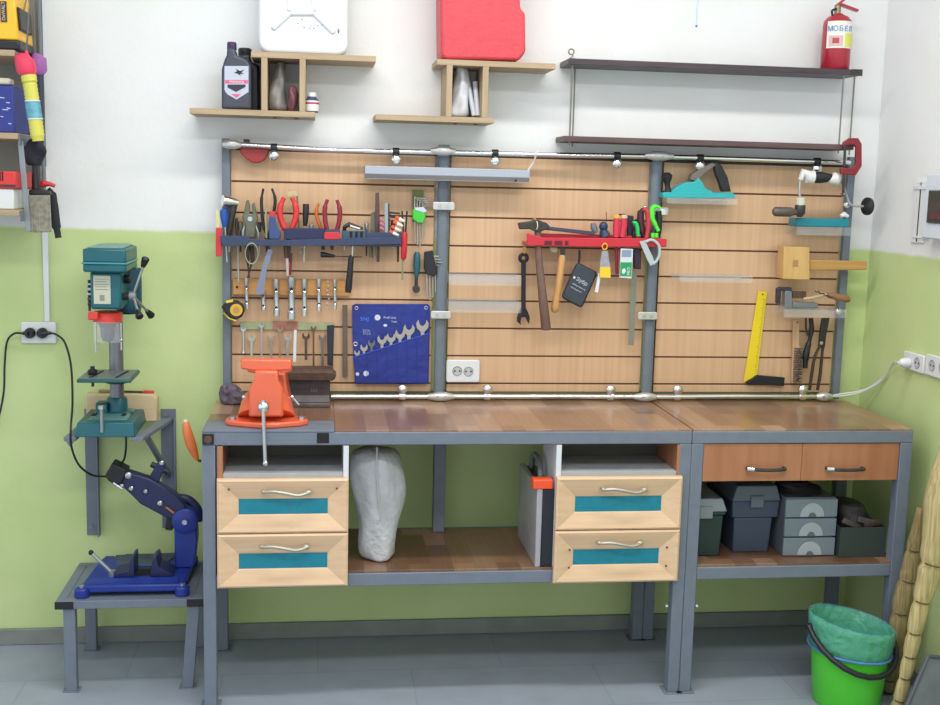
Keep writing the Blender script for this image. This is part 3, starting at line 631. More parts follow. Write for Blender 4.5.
M().pp([(246, 201), (248.5, 199.5), (250, 206), (249.5, 214), (252.5, 214), (252, 204), (254, 202), (256, 210), (258, 219), (255.5, 226), (255, 238), (245, 238), (245.5, 226), (242, 217), (244, 212)], -.09, -.07).build('body', OG, t, .003)
M().cyl(A(250, 219, -.094), A(250, 219, -.068), .008).build('pivot', SILVER, t)
for x0, x1 in ((245, 243), (255.5, 258)): path([(x0, 226), (x1, 233), (x1, 240)], -.08, .0045).build('handle', SILVER, t)
pliers('black thin-handled circlip pliers with wide open grips in the blue rack', -.085, [(263.3, 188.5), (261.5, 200), (262, 212), (263.5, 226), (267, 236)], [(272, 188.5), (275, 198), (274.5, 208), (272, 220), (268.5, 236)], .0042, mat('grip_black', (40, 36, 42), .5), ((267.5, 238), (267.5, 252)))
obj(path([(266, 208), (266, 216), (266.5, 238)], -.104, .0035), 'scriber', mat('pale_olive', (160, 166, 130), .4), 'thin pale greenish scriber between the black pliers and the navy cutter', 'scriber')
t = T('snips', 'navy snips with red top standing left of the red pliers', 'snips', 273, 240, -.11)
M().pp([(269.5, 216), (275, 216), (277.5, 229), (281, 233), (280, 239.5), (269, 239.5), (268.5, 226)], -.122, -.102).build('body', mat('snips_navy', (58, 76, 128), .4), t, .003)
M().pp(rrect(269, 211.5, 275.5, 217.5, 1.5), -.12, -.104).build('red_top', RED, t, .002)
pliers('pair of pliers with bright red grips standing in the blue rack', -.095, [(284, 197.5), (280.5, 206), (280, 216), (284, 227), (288, 234)], [(292, 197.5), (295.5, 206), (296, 216), (292.5, 227), (289, 234)], .0078, mat('grip_red', (214, 56, 58), .4), ((288.5, 235), (288.5, 262)))
t = T('adjustable_spanner', 'thin steel spanner with a brass-coloured head standing behind the red pliers', 'spanner', 296, 246, -.07)
M().pp([(287.5, 191.5), (296.5, 191.5), (298, 196), (295, 197), (293, 195.5), (290.5, 197.5), (287.5, 197)], -.075, -.065).build('head', mat('pale_brass', (200, 182, 136), .35, .5), t, .001)
M().bar(A(297, 195, -.07), A(299.5, 240, -.07), .0055, .005).build('handle', OG, t)
t = T('screwdriver', 'screwdriver with black ribbed handle right of the red pliers', 'screwdriver', 306, 246, -.085)
M().tube([A(306, 203.8, -.085), A(306, 205, -.085), A(305.8, 214, -.085), A(305.3, 222, -.085), A(305, 226, -.085)], [.009, .0105, .0105, .0085, .006], 12).build('handle', BLACK, t)
M().cyl(A(305, 225, -.085), A(304, 262, -.085), .003, n=8).build('shaft', SILVER, t)
pliers('pliers with one slim orange grip showing, behind the dark red pliers', -.07, [(318.5, 203.5), (316.5, 210), (317, 218), (321, 228), (323, 236)], None, .0048, mat('grip_orange', (206, 112, 52), .4), ((323, 238), (323, 250)))
pliers('pliers with tall dark red and black grips in the middle of the blue rack', -.09, [(327.5, 199.5), (325, 208), (325, 218), (327, 229), (331, 236)], [(337, 200), (339.5, 208), (339.8, 216), (337.5, 228), (333, 236)], .0062, mat('grip_crimson', (142, 34, 56), .4), ((332, 234.5), (332, 250)))
t = T('screwdriver_bit', 'small bright bit heads lying at the back of the blue rack', 'bit', 349, 231, -.1)
M().tube([A(344, 227, -.1), A(349, 224.5, -.1), A(358, 227.5, -.1), A(363, 228.5, -.1)], [.006, .009, .007, .004], 10).build('ratchet_body', DARKS, t)
M().tube([A(350, 226, -.112), A(360, 229, -.112)], .004, 8).build('bright_shank', SILVER, t)
def flat(name, label, cat, px, Yf, Yb, mt, **k): return obj(M().pp(px, Yf, Yb), name, mt, label, cat, **k)
flat('file', 'rusty brown flat file standing tallest in the right half of the blue rack', 'file', [(375.5, 192.5), (379, 192.5), (379.8, 215), (379.5, 262), (376.5, 262), (375, 215)], -.088, -.083, mat('file_brown', (98, 70, 70), .6, .3, .2, 60), bev=.001)
flat('file', 'pale grey steel file standing right of the rusty file', 'file', [(384.6, 203), (388, 203), (388.3, 238), (385, 238)], -.112, -.107, mat('file_grey', (158, 164, 168), .45, .5))
flat('chisel', 'dark steel chisel close behind the pale file', 'chisel', [(387, 203.5), (389.5, 203.5), (390, 236), (387.5, 236)], -.085, -.079, DARKS)
t = T('paint_scraper', 'dull greenish metal blade standing left of the rusty file', 'scraper', 372, 246, -.075)
M().pp([(371, 213), (376, 211), (376, 232), (370, 232)], -.078, -.075).build('blade', OG, t); M().cyl(A(372, 230, -.0765), A(372.5, 258, -.0765), .003).build('tang', OG, t)
for i in range(3):
    x = 380.8+i*.3; y = 219+i*4.4
    obj(M().tube([A(379.7, y, -.105), A(384.2, y+2, -.105)], [.005, .0042], 10), 'drill_bit', mat('bit_pink', (186, 112, 140), .35), ('topmost', 'middle', 'lowest')[i]+' of three little pink-capped bits beside the pale file', 'drill bit', 'pink-capped bits in the blue rack')
WT = mat('cap_white', (228, 224, 218), .35); OH = mat('handle_orange', (222, 92, 58), .4)
for i in range(4):
    x, y = 400.5-i*2.0, 219+i*4.7
    t = T('needle_file', ('top', 'second', 'third', 'lowest')[i]+' of four small orange handles with white ends at the right of the blue rack', 'needle file', x, y, -.12, 'orange handled needle files in the blue rack')
    M().tube([A(x-4.5, y-1.8, -.115), A(x-1, y, -.122)], [.006, .0066], 12).build('handle', OH, t); M().tube([A(x-1, y, -.122), A(x+4.2, y+2.4, -.130)], [.0064, .0038], 12).build('white_end', WT, t)
    M().cyl(A(x-4.5, y-1.8, -.115), A(x-12, y-5, -.098), .0018, n=6).build('blade', DARKS, t)
t = T('screwdriver', 'screwdriver with long red handle hanging point-down at the right end of the blue rack', 'screwdriver', 404, 281, -.12)
M().tube([A(404.5, 232, -.12), A(404.5, 234, -.12), A(404, 250, -.12), A(403.5, 258, -.12), A(402.7, 260, -.12)], [.008, .0105, .0105, .009, .005], 14).build('handle', mat('handle_deepred', (190, 34, 50), .35), t)
M().cyl(A(402.7, 260, -.12), A(402.3, 280, -.12), .003, n=8).build('shaft', mat('shaft_olive', (150, 148, 120), .4, .5), t)
t = T('tweezers', 'black tweezers standing just left of the red screwdriver at the rack end', 'tweezers', 404, 230, -.09)
for x0, x1 in ((402, 403.5), (407, 405.5)): M().bar(A(x0, 211, -.09), A(x1, 233, -.09), .006, .005).build('arm', BLACK, t)
t = T('angle_square', 'thin dark steel scriber bars lying across behind the orange handles', 'scriber', 395, 214, -.07)
M().bar(A(389, 212.5, -.07), A(400, 213.5, -.07), .007, .005).build('bar', DARKS, t); M().bar(A(390, 217, -.07), A(398, 217.5, -.07), .006, .004).build('bar', DARKS, t)
# crowded small tools standing in the rack
for i, (x, y0, y1, r, mt_, lab) in enumerate((
    (229, 222, 240, .0048, SILVER, 'bright thin tool between the blue screwdriver and the torch'),
    (240.5, 221, 240, .0055, OG, 'greyish tool just left of the locking pliers'),
    (259.5, 222, 240, .005, DARKS, 'dark slim tool right of the locking pliers'),
    (311.5, 224, 238, .0055, SILVER, 'short bright-topped tool between the black screwdriver and orange grip'),
    (344.5, 226, 238, .0048, DARKS, 'short dark tool right of the dark red pliers'),
    (366.5, 222, 240, .0055, SILVER, 'bright-topped short tool left of the greenish scraper blade'),
    (393, 220, 240, .006, REDD, 'short maroon tool between the pale file and the orange handles'))):
    t = T('screwdriver', lab, 'screwdriver', x, y1, -.07)
    M().tube([A(x, y0, -.075), A(x, y0+1, -.075), A(x, y0+7, -.075), A(x, y0+10, -.075)], [r*.7, r*1.4, r*1.3, r*.8], 10).build('handle', mt_, t)
    M().cyl(A(x, y0+10, -.075), A(x, y1+8+i % 3*4, -.075), r*.5, n=8).build('shaft', DARKS if i % 2 else SILVER, t)
# hanging below the rack
obj(M().ring(A(251.7, 253.5, -.14), .0205, .0014, (0, 1, 0), sq=1.65), 'string_loop', mat('loop_green', (150, 164, 130), .5), 'pale green oval loop of string hanging below the blue rack', 'string')
t = T('scissors', 'dark scissors hanging points-down behind the green string loop', 'scissors', 248, 278, -.09)
for s in (-1, 1): path([(249.5+s*2, 246), (250+s*2.6, 258), (249.5+s*1.4, 266), (248.5-s*.8, 278)], -.09+s*.003, [.007, .007, .0045, .003, .0025], 5).build('blade', DARKS, t)
flat('blade', 'long blue-grey steel blade hanging slantwise below the blue rack', 'blade', [(268, 249), (273, 250), (266, 272), (264.5, 284), (262, 294), (257, 295), (256, 290), (260, 276), (263, 264)], -.112, -.109, mat('blade_bluegrey', (128, 138, 162), .4, .4))
t = T('hacksaw_blade_holder', 'dark rod with pale and maroon grip hanging below the middle of the blue rack', 'punch', 288, 278, -.1)
M().cyl(A(285.5, 246, -.1), A(286.5, 258, -.1), .007).build('rod', RUST, t); M().bar(A(287, 257, -.1), A(287.7, 276, -.1), .009, .008).build('pale_grip', mat('pale_pinkgrey', (190, 168, 168), .45), t, .002)
M().bar(A(291.5, 253, -.09), A(290, 275, -.09), .008, .008).build('maroon_grip', REDD, t, .002)
t = T('drill_chuck_key', 'small bright spring hook hanging under the red pliers', 'hook', 301, 257, -.1)
M().tube([A(301+1.6*math.sin(k*1.1), 246+k*.45, -.1+.004*math.cos(k*1.1)) for k in range(24)], .0015, 6).build('spring', SILVER, t)
t = T('hammer', 'small black-handled hammer hanging from the blue rack, left of the blue pouch', 'hammer', 348, 293, -.11)
M().tube([A(352.5, 256, -.11), A(351, 258, -.11), A(350, 272, -.11), A(348.5, 288, -.11), A(348, 292.5, -.11)], [.008, .0095, .0105, .0118, .010], 14).build('handle', BLACK, t)
M().cyl(A(353, 244, -.11), A(352.3, 257, -.11), .0042).build('neck', SILVER, t)
t = T('screwdriver', 'horizontal thin screwdriver with short black handle below the middle of the blue rack', 'screwdriver', 326, 256, -.1)
M().tube([A(320.5, 254.5, -.1), A(322, 254.5, -.1), A(328, 255.3, -.1), A(335, 256.2, -.1)], [.008, .0095, .0075, .004], 12).build('handle', BLACK, t); M().cyl(A(335, 256.2, -.1), A(362, 257, -.06), .0016, n=6).build('shaft', DARKS, t)
for i, (x, y) in enumerate(((370, 257), (376.5, 256), (398, 262))):
    obj(M().tube([A(x, 244, -.09), A(x, y, -.09)], [.0048, .0035], 8), 'shank', (OG, OG, RUST)[i], ('short olive metal shank poking down under the rusty file', 'second short shank right under the rusty file', 'brown metal shank hanging near the red screwdriver')[i], 'shank')
# wooden strip with box spanners
t = T('holder_strip', 'orange-tan wooden strip holding the hanging box spanners', 'holder', 290, 298, -.04)
M().pb(233, 278.5, 350, 296, -.045, -.029).build('board', wood('honey_strip', (190, 136, 76), (206, 152, 92), (3, 30, 30), .5), t, .001)
M().cyl(A(237, 287, -.047), A(237, 287, -.043), .004).build('screw_hole', BLACKM, t)
for i, (x, yt, yb, r) in enumerate(((246.3, 278, 309, .0055), (263, 290, 310, .0062), (276, 279, 316, .0078), (291.5, 277, 319, .0098), (304.5, 279, 316, .0072), (319, 279, 311, .0058), (335, 279, 309, .0048))):
    lab = ('leftmost', 'second', 'third', 'fourth and widest', 'fifth', 'sixth', 'last')[i]+' of the seven hanging chrome box spanners, counted from the left'
    t = T('box_spanner', lab, 'spanner', x, yb, -.06, 'chrome box spanners hanging on the wooden strip')
    r2 = r*1.35; P, Q = A(x, yt, -.062), A(x+(.6 if i < 3 else 0), yb, -.062)
    M().tube([P, P.lerp(Q, .2), P.lerp(Q, .24), P.lerp(Q, .78), P.lerp(Q, .82), Q], [r2, r2, r2*.8, r2*.8, r2, r2], 12).build('tube', SILVER, t)
    for f in (.28, .76): c = P.lerp(Q, f); M().cyl(c-Vector((0, r2*1.03, 0)), c-Vector((0, r2*.5, 0)), r2*.42, n=10).build('cross_hole', BLACKM, t)
    for f in (.34, .82): c = P.lerp(Q, f); M().ring(c, r2*.86, r2*.16, (0, 0, 1), 14, 6).build('collar', CHROME, t)
t = T('chain', 'short fine chain hanging between the last two box spanners', 'chain', 327, 310, -.06)
c = M()
for k in range(14): p = A(328+math.sin(k)*1.0, 281+k*2.1, -.06); c.ring(p, .0035, .001, (1, 0, 0) if k % 2 else (0, 1, 0), 10, 5)
c.build('chain_links', SILVER, t)
# tape measure
t = T('tape_measure', 'black and yellow tape measure clipped to the left end post', 'tape measure', 233, 320, -.09)
M().pp([(221, 307), (227, 301.5), (236, 301), (243, 305), (244.5, 311), (242, 317), (236, 320), (230, 318.5), (226, 314)], -.105, -.07).build('case', BLACK, t, .004)
p = A(236.3, 310, -.106); M().cyl(p, p+Vector((0, .002, 0)), .0205).build('yellow_disc', mat('disc_gold', (214, 176, 60), .4), t)
M().cyl(p-Vector((0, .0015, 0)), p, .011).build('disc_centre', mat('disc_centre', (190, 140, 70), .4), t)
M().tube([A(224, 313, -.09), A(229, 318, -.1), A(236, 320.8, -.1)], .0035, 8).build('yellow_edge', YELLOW, t); M().bar(A(226, 302, -.1), A(233, 300.5, -.1), .008, .012).build('lock_button', YELLOW, t, .001)
# spanner strip
t = T('spanner_strip', 'pale green strip with a worn pink middle, holding small spanners', 'holder', 288, 331, -.04)
M().pb(240, 322, 334, 330.3, -.036, -.029).build('strip', mat('strip_green', (160, 168, 128), .5, 0, .1, 40), t, .001)
M().pb(272.5, 321, 298, 330, -.0365, -.0362).build('worn_patch', mat('worn_pink', (170, 116, 100), .6, 0, .2, 60), t)
def spanner(x, y0, y1, name_mt, label, group, Y=-.045, wk=1.0, ring=False, dirn=1, hang=True, lean=0):
    """open end at y0, shaft to y1"""
    k = wk; t = T('spanner', label, 'spanner', x, y1, Y, group)
    o = [(-1.1, 6), (-3.6, 3.4), (-4.0, .6), (-2.6, -1.8), (-1.7, 1.2), (0, 2.4), (1.7, 1.2), (2.6, -1.8), (4.0, .6), (3.6, 3.4), (1.1, 6)]
    pts = [(x+a*k, y0+2+dirn*b*k) for a, b in o]
    M().pp(pts, Y-.0025, Y+.0025).build('open_jaw', name_mt, t, .0005)
    M().bar(A(x, y0+2+dirn*5.6*k, Y), A(x+lean, y1, Y), .0075*k+.001, .0035).build('shaft', name_mt, t, .0005)
    return t
sp = [(243.5, 326, 341, SILVER), (251.5, 334, 358, mat('spanner_pale', (176, 188, 172), .4, .4)), (261.5, 322, 357, SILVER), (271, 334, 358, mat('spanner_dull', (168, 158, 142), .4, .5)), (280, 326, 358, mat('spanner_tan', (176, 152, 128), .4, .5)),
      (287.5, 334, 357, SILVER), (306, 332.5, 360, RUST), (313.5, 325, 366, mat('spanner_brown', (118, 82, 66), .5, .4)), (322.5, 334, 367, mat('spanner_grey', (120, 112, 104), .4, .5))]
nm = ['leftmost small spanner under the green strip', 'pale spanner with open jaw, second from left under the green strip', 'thin bright spanner, third under the green strip', 'dull open-jaw spanner, fourth under the green strip', 'thin tan spanner, fifth under the green strip', 'bright spanner just left of the white strip', 'rust-brown open-jaw spanner right of the white strip', 'long thin brown spanner under the green strip', 'grey spanner beside the black file under the green strip']
for (x, y0, y1, mt_), lb_ in zip(sp, nm): spanner(x, y0, y1, mt_, lb_, 'small spanners under the green strip', wk=1.0 if y0 > 330 else .7)
p = A(244, 352, -.045); obj(M().tube([A(244, 328, -.045), A(243.3, 350, -.045), A(243, 353, -.045)], [.003, .003, .007], 10), 'socket_bar', SILVER, 'small bright socket bar at the far left under the green strip', 'socket bar')
flat('plastic_strip', 'white flat strip hanging between the small spanners', 'strip', [(294, 330), (296.7, 330), (296, 362), (293, 362)], -.05, -.047, WHITE)
flat('file', 'broad black flat file hanging right of the small spanners', 'file', [(327, 325.5), (334.3, 325), (333, 366), (327.5, 365)], -.052, -.046, mat('file_black', (38, 42, 54), .5), bev=.001)
flat('steel_bar', 'dull brown-grey flat bar hanging immediately left of the blue pouch', 'bar', [(342.5, 305), (347.5, 305), (347.5, 377), (342.8, 377)], -.045, -.04, mat('bar_brown', (106, 92, 84), .5, .3, .1, 60), bev=.001)
# blue pouch
t = T('tool_pouch', 'blue vinyl spanner roll hanging on the left panel with eight spanners', 'pouch', 390, 386, -.05)
M().pp([(352, 306), (355, 304), (428, 304), (430, 306), (430, 318), (428.5, 384), (355, 384), (352.5, 340)], -.046, -.042).build('back_sheet', POUCH, t, .001)
M().pp([(353, 357.5), (428.5, 333.5), (427.5, 383), (355.5, 383)], -.056, -.052).build('pocket', POUCH, t, .001)
for x in (367, 377, 387, 397, 407, 417): y = 357.5-(x-353)*.318; M().tube([A(x, y+.5, -.0562), A(x, 382, -.0562)], .0011, 6).build('seam', mat('pouch_seam', (34, 50, 150), .5), t)
M().tube([A(353, 357.5, -.057), A(428.5, 333.5, -.057)], .0018, 8).build('pocket_hem', mat('hem_blue', (46, 76, 200), .4), t)
for x, y in ((356.5, 308), (426, 307.8)): p = A(x, y, -.047); M().ring(p, .005, .0016).build('eyelet', SILVER, t)
LB = mat('print_lightblue', (70, 130, 240), .5); LW = mat('print_white', (200, 206, 222), .5)
text('SNJ', 'print_text', A(360, 320.5, -.0465), .017, LB, t, sx=1.2); p = A(377.5, 317.5, -.0462); M().cyl(p, p+Vector((0, .0003, 0)), .010).build('print_badge', LW, t)
text('Profi Line', 'print_text', A(383.5, 318.5, -.0465), .011, LW, t); text('Tools', 'print_text', A(391, 322.5, -.0465), .009, LW, t)
for i in range(3): text(('8 pcs set', 'DIN 3110', 'Cr-V 6-22')[i], 'print_text', A(363, 330.5+i*2, -.0465), .0062, LW, t)
M().pp(circ(385.3, 325.3, 2, 10, 1.4), -.0463, -.0461).build('print_dot', LW, t)
for i, (cx, cy) in enumerate(((357.5, 374), (366, 373.5))): M().pp(circ(cx, cy, 1.8+i, 10), -.0565, -.0562).build('print_mark', LW, t)
SP = mat('matt_steel', (176, 172, 164), .4, .55)
ww = [(357, 349.5, 355.5, .75), (364, 344, 353, .95), (371.5, 339.5, 350.5, .95), (382, 335.5, 347.5, 1.2), (391, 333.5, 344.5, 1.2), (400, 330, 341.5, 1.25), (409, 325, 339, 1.45), (422.5, 320.5, 334.5, 1.6)]
for i, (x, y, ye, k) in enumerate(ww):
    lab = ('smallest, leftmost', 'second smallest', 'third, tarnished', 'fourth', 'fifth', 'sixth', 'seventh', 'largest, rightmost')[i]+' open-end spanner in the blue pouch, from the left'
    spanner(x, y, ye+12, mat('tarnished_steel', (120, 116, 118), .5, .5) if i == 2 else SP, lab, 'open-end spanners in the blue pouch', Y=-.0495, wk=k)
p = A(355.5, 344, -.047); obj(M().ring(p, .006, .0022), 'washer', SILVER, 'small steel washer above the leftmost pouch spanner', 'washer')
# hex key sets and ratchet
def hexset(label, px, top, Y, hold, hm, keys, cardm=None):
    t = T('hex_key_set', label, 'hex keys', px, keys[-1][2], Y)
    if cardm: M().pp(cardm, Y+.008, Y+.009).build('hang_card', mat('card_olive', (92, 104, 50), .5), t)
    M().pp(hold, Y-.012, Y+.006).build('holder', hm, t, .003)
    for x, y0, y1, dx, r in keys:
        P = [A(x, y1, Y), A(x-.3, y0+2, Y), A(x+.6, y0+.4, Y), A(x+3, y0, Y-.004), A(x+dx, y0+.6, Y-.012)]
        M().tube(curve(P, 4), r, 6).build('hex_key', SP, t)
    return t
h1 = hexset('hex key set in a bright green holder hanging left of the second post', 419, 190, -.05, [(413, 209), (425, 208.5), (425.5, 217), (423, 223.5), (417, 222.5), (412.5, 219)], mat('holder_green', (70, 196, 62), .4),
       [(415, 198, 243, 11, .0028), (417.5, 200, 245, 10, .0026), (420, 202, 247, 9, .0024), (422.5, 204, 240, 7, .0022), (424, 206, 236, 6, .002)], [(412.5, 190), (423.5, 190), (424, 223), (412.5, 222)])
M().pp([(414.5, 207.5), (423.5, 207), (427, 211), (424, 212.5), (416, 210)], -.0635, -.0625).build('clear_top', LW, h1)
hexset('hex key set in a black holder hanging above the right of the blue pouch', 431, 252, -.055, [(424.5, 252), (433, 250.5), (435, 262), (437.5, 272), (434, 277), (426, 274), (424, 268)], BLACK,
       [(427, 256, 298, 12, .0032), (430, 259, 300, 10.5, .003), (433, 262, 297, 9, .0026), (435.5, 265, 292, 3, .0022)])
t = T('ratchet_screwdriver', 'ratchet with teal handle and black round end hanging right of the blue rack', 'ratchet', 416.5, 293, -.05)
M().tube([A(417, 252, -.05), A(417, 255, -.05), A(416.8, 264, -.05), A(416.5, 274, -.05), A(416.3, 277, -.05)], [.007, .0115, .0125, .0085, .006], 14).build('handle', mat('ratchet_teal', (36, 96, 112), .4), t)
M().cyl(A(416.3, 276, -.05), A(416.2, 287, -.05), .0055).build('neck', DARKS, t); p = A(416.2, 289, -.05); M().cyl(p-Vector((0, .01, 0)), p+Vector((0, .01, 0)), .0125).build('head', DARKS, t, .002)
# red clamp head on the top rail
t = T('strap_clamp', 'dark red half-round tool hanging below the left end of the top rail', 'clamp', 255, 163, -.08)
M().pp([(240, 147), (269, 148), (268.5, 153), (264.5, 160), (258.5, 163), (252, 162.5), (245.5, 158.5), (240.5, 153)], -.072, -.045).build('body', mat('dull_red', (152, 44, 44), .4), t, .003)
obj(M().pb(243.5, 139, 249.5, 143.5, -.07, -.045), 'cable_clip', BLACK, 'tiny black clip on top of the left end of the top rail', 'clip', bev=.001)
# ================================================================== middle panel tools
t = T('outlet', 'white double wall socket low on the middle slatted panel', 'socket', 462, 384, -.03)
def dbl_outlet(t, Y, x0, y0, x1, y1, socks, r):
    a, b = A(x0, y0, Y), A(x1, y1, Y)
    M().prism([(x, Y, z) for x, z in rrect(a.x, b.z, b.x, a.z, .008)], (0, -Y-.0285 if Y < -.029 else .01, 0)).build('plate', WHITE, t, .003)
    for sx in socks:
        p = A(sx[0], sx[1], Y-.0005); M().ring(p, r, .0018, (0, 1, 0)).build('socket_rim', mat('rim_grey', (150, 152, 154), .5), t)
        M().cyl(p, p+Vector((0, .0006, 0)), r*.95).build('socket_face', mat('face_grey', (186, 188, 188), .5), t)
        for dx in (-.0085, .0085): M().cyl(p+Vector((dx, -.0008, 0)), p+Vector((dx, .0004, 0)), .0032, n=10).build('pin_hole', BLACKM, t)
dbl_outlet(t, -.042, 446.5, 360, 479.5, 382.5, ((457.3, 371), (468.5, 371.5)), .0155)
t = T('spanner', 'large black combination spanner hanging on the middle panel', 'spanner', 524, 326, -.06)
BS = mat('black_oxide', (44, 38, 44), .45, .4)
M().ring(A(523.5, 258, -.06), .0128, .0062, (0, 1, 0), m=10).build('ring_end', BS, t)
M().bar(A(523.5, 262, -.06), A(523.4, 311, -.06), .0155, .009).build('shaft', BS, t, .002)
M().pp([(521, 308), (526, 308), (528.5, 313), (530, 318), (529, 324), (526.8, 320), (525.5, 317), (521.5, 317.5), (520.5, 321), (521.2, 325), (517.5, 322), (517.3, 317.5)], -.065, -.055).build('open_jaw', BS, t, .001)
obj(M().ring(A(524.5, 250, -.07), .006, .0016, (0, 1, 0), sq=1.7), 'hanging_hook', mat('brass_hook', (206, 164, 88), .35, .5), 'small brass-coloured hook above the large black spanner', 'hook')
# red rack
t = T('tool_rack', 'red plastic tool rack on the middle panel', 'tool rack', 596, 247, -.09)
RK = mat('rack_red', (198, 42, 58), .4)
M().pp([(527, 233), (543, 237.5), (660, 238.5), (667, 239), (666.5, 247), (600, 247), (527, 245.5)], -.135, -.127).build('front_lip', RK, t, .002)
a, b = A(527, 240, -.13), A(666, 243, -.13); M().box(a.x, b.x, -.1265, -.0285, a.z-.015, a.z-.009).build('tray', RK, t, .001)
M().pp([(541, 233.5), (600, 234.5), (660, 237), (660, 240), (541, 240)], -.1, -.092).build('inner_wall', RK, t, .002)
for x0_, x1_ in ((544.5, 552), (554.5, 562.5), (565, 568.5)): M().pp([(x0_, 240.8), (x1_, 240.8), (x1_, 245), (x0_, 245)], -.1362, -.1352).build('slot', mat('slot_maroon', (96, 20, 40), .6), t)
t = T('hammer', 'hammer with dark head resting on the left of the red rack and long brown handle', 'hammer', 543, 330, -.11)
M().pp([(518.5, 223), (530, 221.5), (535, 219.5), (541, 220.5), (547, 224.5), (550, 229), (545, 230), (540, 232), (534, 231), (530, 229), (520, 229.5)], -.128, -.102).build('head', DARKS, t, .003)
M().tube([A(537.5, 226, -.11), A(539, 260, -.115), A(543, 300, -.118), A(546, 328, -.12), A(546, 330, -.12)], [.011, .0125, .0155, .0172, .013], 14).build('handle', mat('old_wood_handle', (112, 86, 76), .6, 0, .15, 30), t)
obj(M().ring(A(535, 224.5, -.115), .021, .0022, (1, .3, 0), sq=.8), 'string_loop', mat('cream_string', (214, 190, 160), .6), 'cream string loop tied round the hammer head on the red rack', 'string')
t = T('wrench_bar', 'long dark steel wrench lying along the top of the red rack', 'wrench', 570, 233, -.105)
M().bar(A(545, 228, -.118), A(594, 233.5, -.118), .013, .009).build('bar', mat('bar_slate', (72, 72, 86), .45, .4), t, .002)
M().pp([(541, 221.5), (546, 222.5), (551, 227.5), (552, 230.5), (545, 230), (540, 227)], -.1, -.09).build('head', BS, t, .001)
t = T('file', 'file with turned wooden handle hanging handle-down from the red rack', 'file', 556, 313, -.11)
M().tube([A(562.5, 255, -.11), A(562, 258, -.11), A(560, 275, -.11), A(557.5, 292, -.11), A(557, 294, -.11), A(556.4, 298, -.11), A(556, 301, -.11), A(555.3, 306, -.11), A(554.8, 311, -.11), A(554.7, 312.5, -.11)], [.009, .0125, .0125, .0132, .0108, .0142, .0118, .0146, .0122, .007], 16).build('handle', wood('honey_handle', (188, 140, 84), (206, 158, 100), (40, 40, 3), .35), t)
M().bar(A(563, 247, -.11), A(562.6, 256, -.11), .016, .004).build('blade', DARKS, t)
obj(M().pp([(550, 247.5), (558, 247.5), (557.5, 252), (551, 252)], -.10, -.088), 'chisel_ferrule', mat('pale_ferrule', (190, 180, 156), .5), 'small pale block under the red rack between the hammer and file', 'block', bev=.001)
# black zip case
t = T('zip_case', 'small black zipped tool case hanging tilted below the red rack', 'case', 580, 309, -.1)
def tp(u, v): # case frame: u across 0..1, v down 0..1
    ax, ay, bx_, by, cx_, cy = 578, 263, 597.2, 273, 562.5, 297.5
    return (ax+(bx_-ax)*u+(cx_-ax)*v, ay+(by-ay)*u+(cy-ay)*v)
M().pp([tp(u, v) for u, v in rrect(0, 0, 1, 1, .1)], -.125, -.095).build('body', mat('case_charcoal', (54, 62, 72), .6, 0, .1, 60), t, .004)
M().pp([tp(u, v) for u, v in rrect(-.03, -.02, 1.03, 1.02, .11)], -.113, -.107).build('zip_edge', BLACK, t, .002)
M().tube([A(579.5, 250, -.11), A(579.5, 258, -.11), A(578.5, 265, -.11)], .0042, 8).build('hanging_loop', BLACK, t)
p0 = A(*tp(.14, .40), -.1256); an = -math.radians(-27.5)
text('Зубр', 'print_text', A(*tp(.22, .43), -.1258), .0185, LW, t, ry=an)
for i in range(2): text(('набор ключей', 'инструмент')[i], 'print_text', A(*tp(.14, .56+i*.1), -.1258), .0075, LW, t, ry=an)
p = A(*tp(.12, .385), -.1258); M().cyl(p, p+Vector((0, .0004, 0)), .0045, n=12).build('print_mark', LW, t)
# items in/under the red rack
t = T('screwdriver_bit_holder', 'grey and dark blue round-headed tool standing in the middle of the red rack', 'tool', 602, 236, -.11)
p = A(593.5, 227, -.11); M().tube([A(593, 223, -.11), A(593.5, 227, -.11), A(596, 233, -.11)], [.008, .012, .009], 14).build('grey_end', mat('knob_grey', (110, 116, 128), .4, .3), t)
p = A(603.5, 226.5, -.112); M().ball(p, .0155, 16, (1, .9, 1.1)).build('blue_head', mat('dark_blue_head', (36, 56, 88), .4), t); M().tube([A(603, 230, -.11), A(605, 236, -.11)], [.013, .02], 12).build('base', mat('dark_blue_head', (36, 56, 88)), t)
M().cyl(A(606.5, 222, -.112), A(606.3, 212, -.112), .0012, n=6).build('pin', DARKS, t)
VC = mat('vde_red', (206, 48, 76), .35)
for x, cap, lab in ((616, (228, 178, 60), 'left of two red screwdrivers with orange-yellow end, in the red rack'), (623.5, (226, 186, 150), 'right of two red screwdrivers with pale yellow end, in the red rack')):
    t = T('screwdriver', lab, 'screwdriver', x, 262, -.115, 'red insulated screwdrivers in the red rack')
    dx = 0 if x < 620 else -1.6
    M().tube([A(x+.6, 217.5, -.115), A(x+.3, 226, -.115), A(x+dx*.6, 234, -.115), A(x+dx, 237, -.115)], [.0105, .0125, .0105, .0115], 14).build('handle', VC, t)
    M().tube([A(x+.6, 214.8, -.115), A(x+.6, 216, -.115), A(x+.6, 218.2, -.115)], [.007, .0115, .0118], 14).build('end_cap', mat('cap_%d' % x, cap, .4), t)
    M().cyl(A(x+dx, 237, -.115), A(x+dx*1.3+1, 274, -.115), .0058, n=10).build('shaft', mat('shaft_darkred', (142, 34, 58), .4), t)
t = T('utility_knife', 'dark knife standing behind the two red screwdrivers', 'knife', 631, 238, -.085)
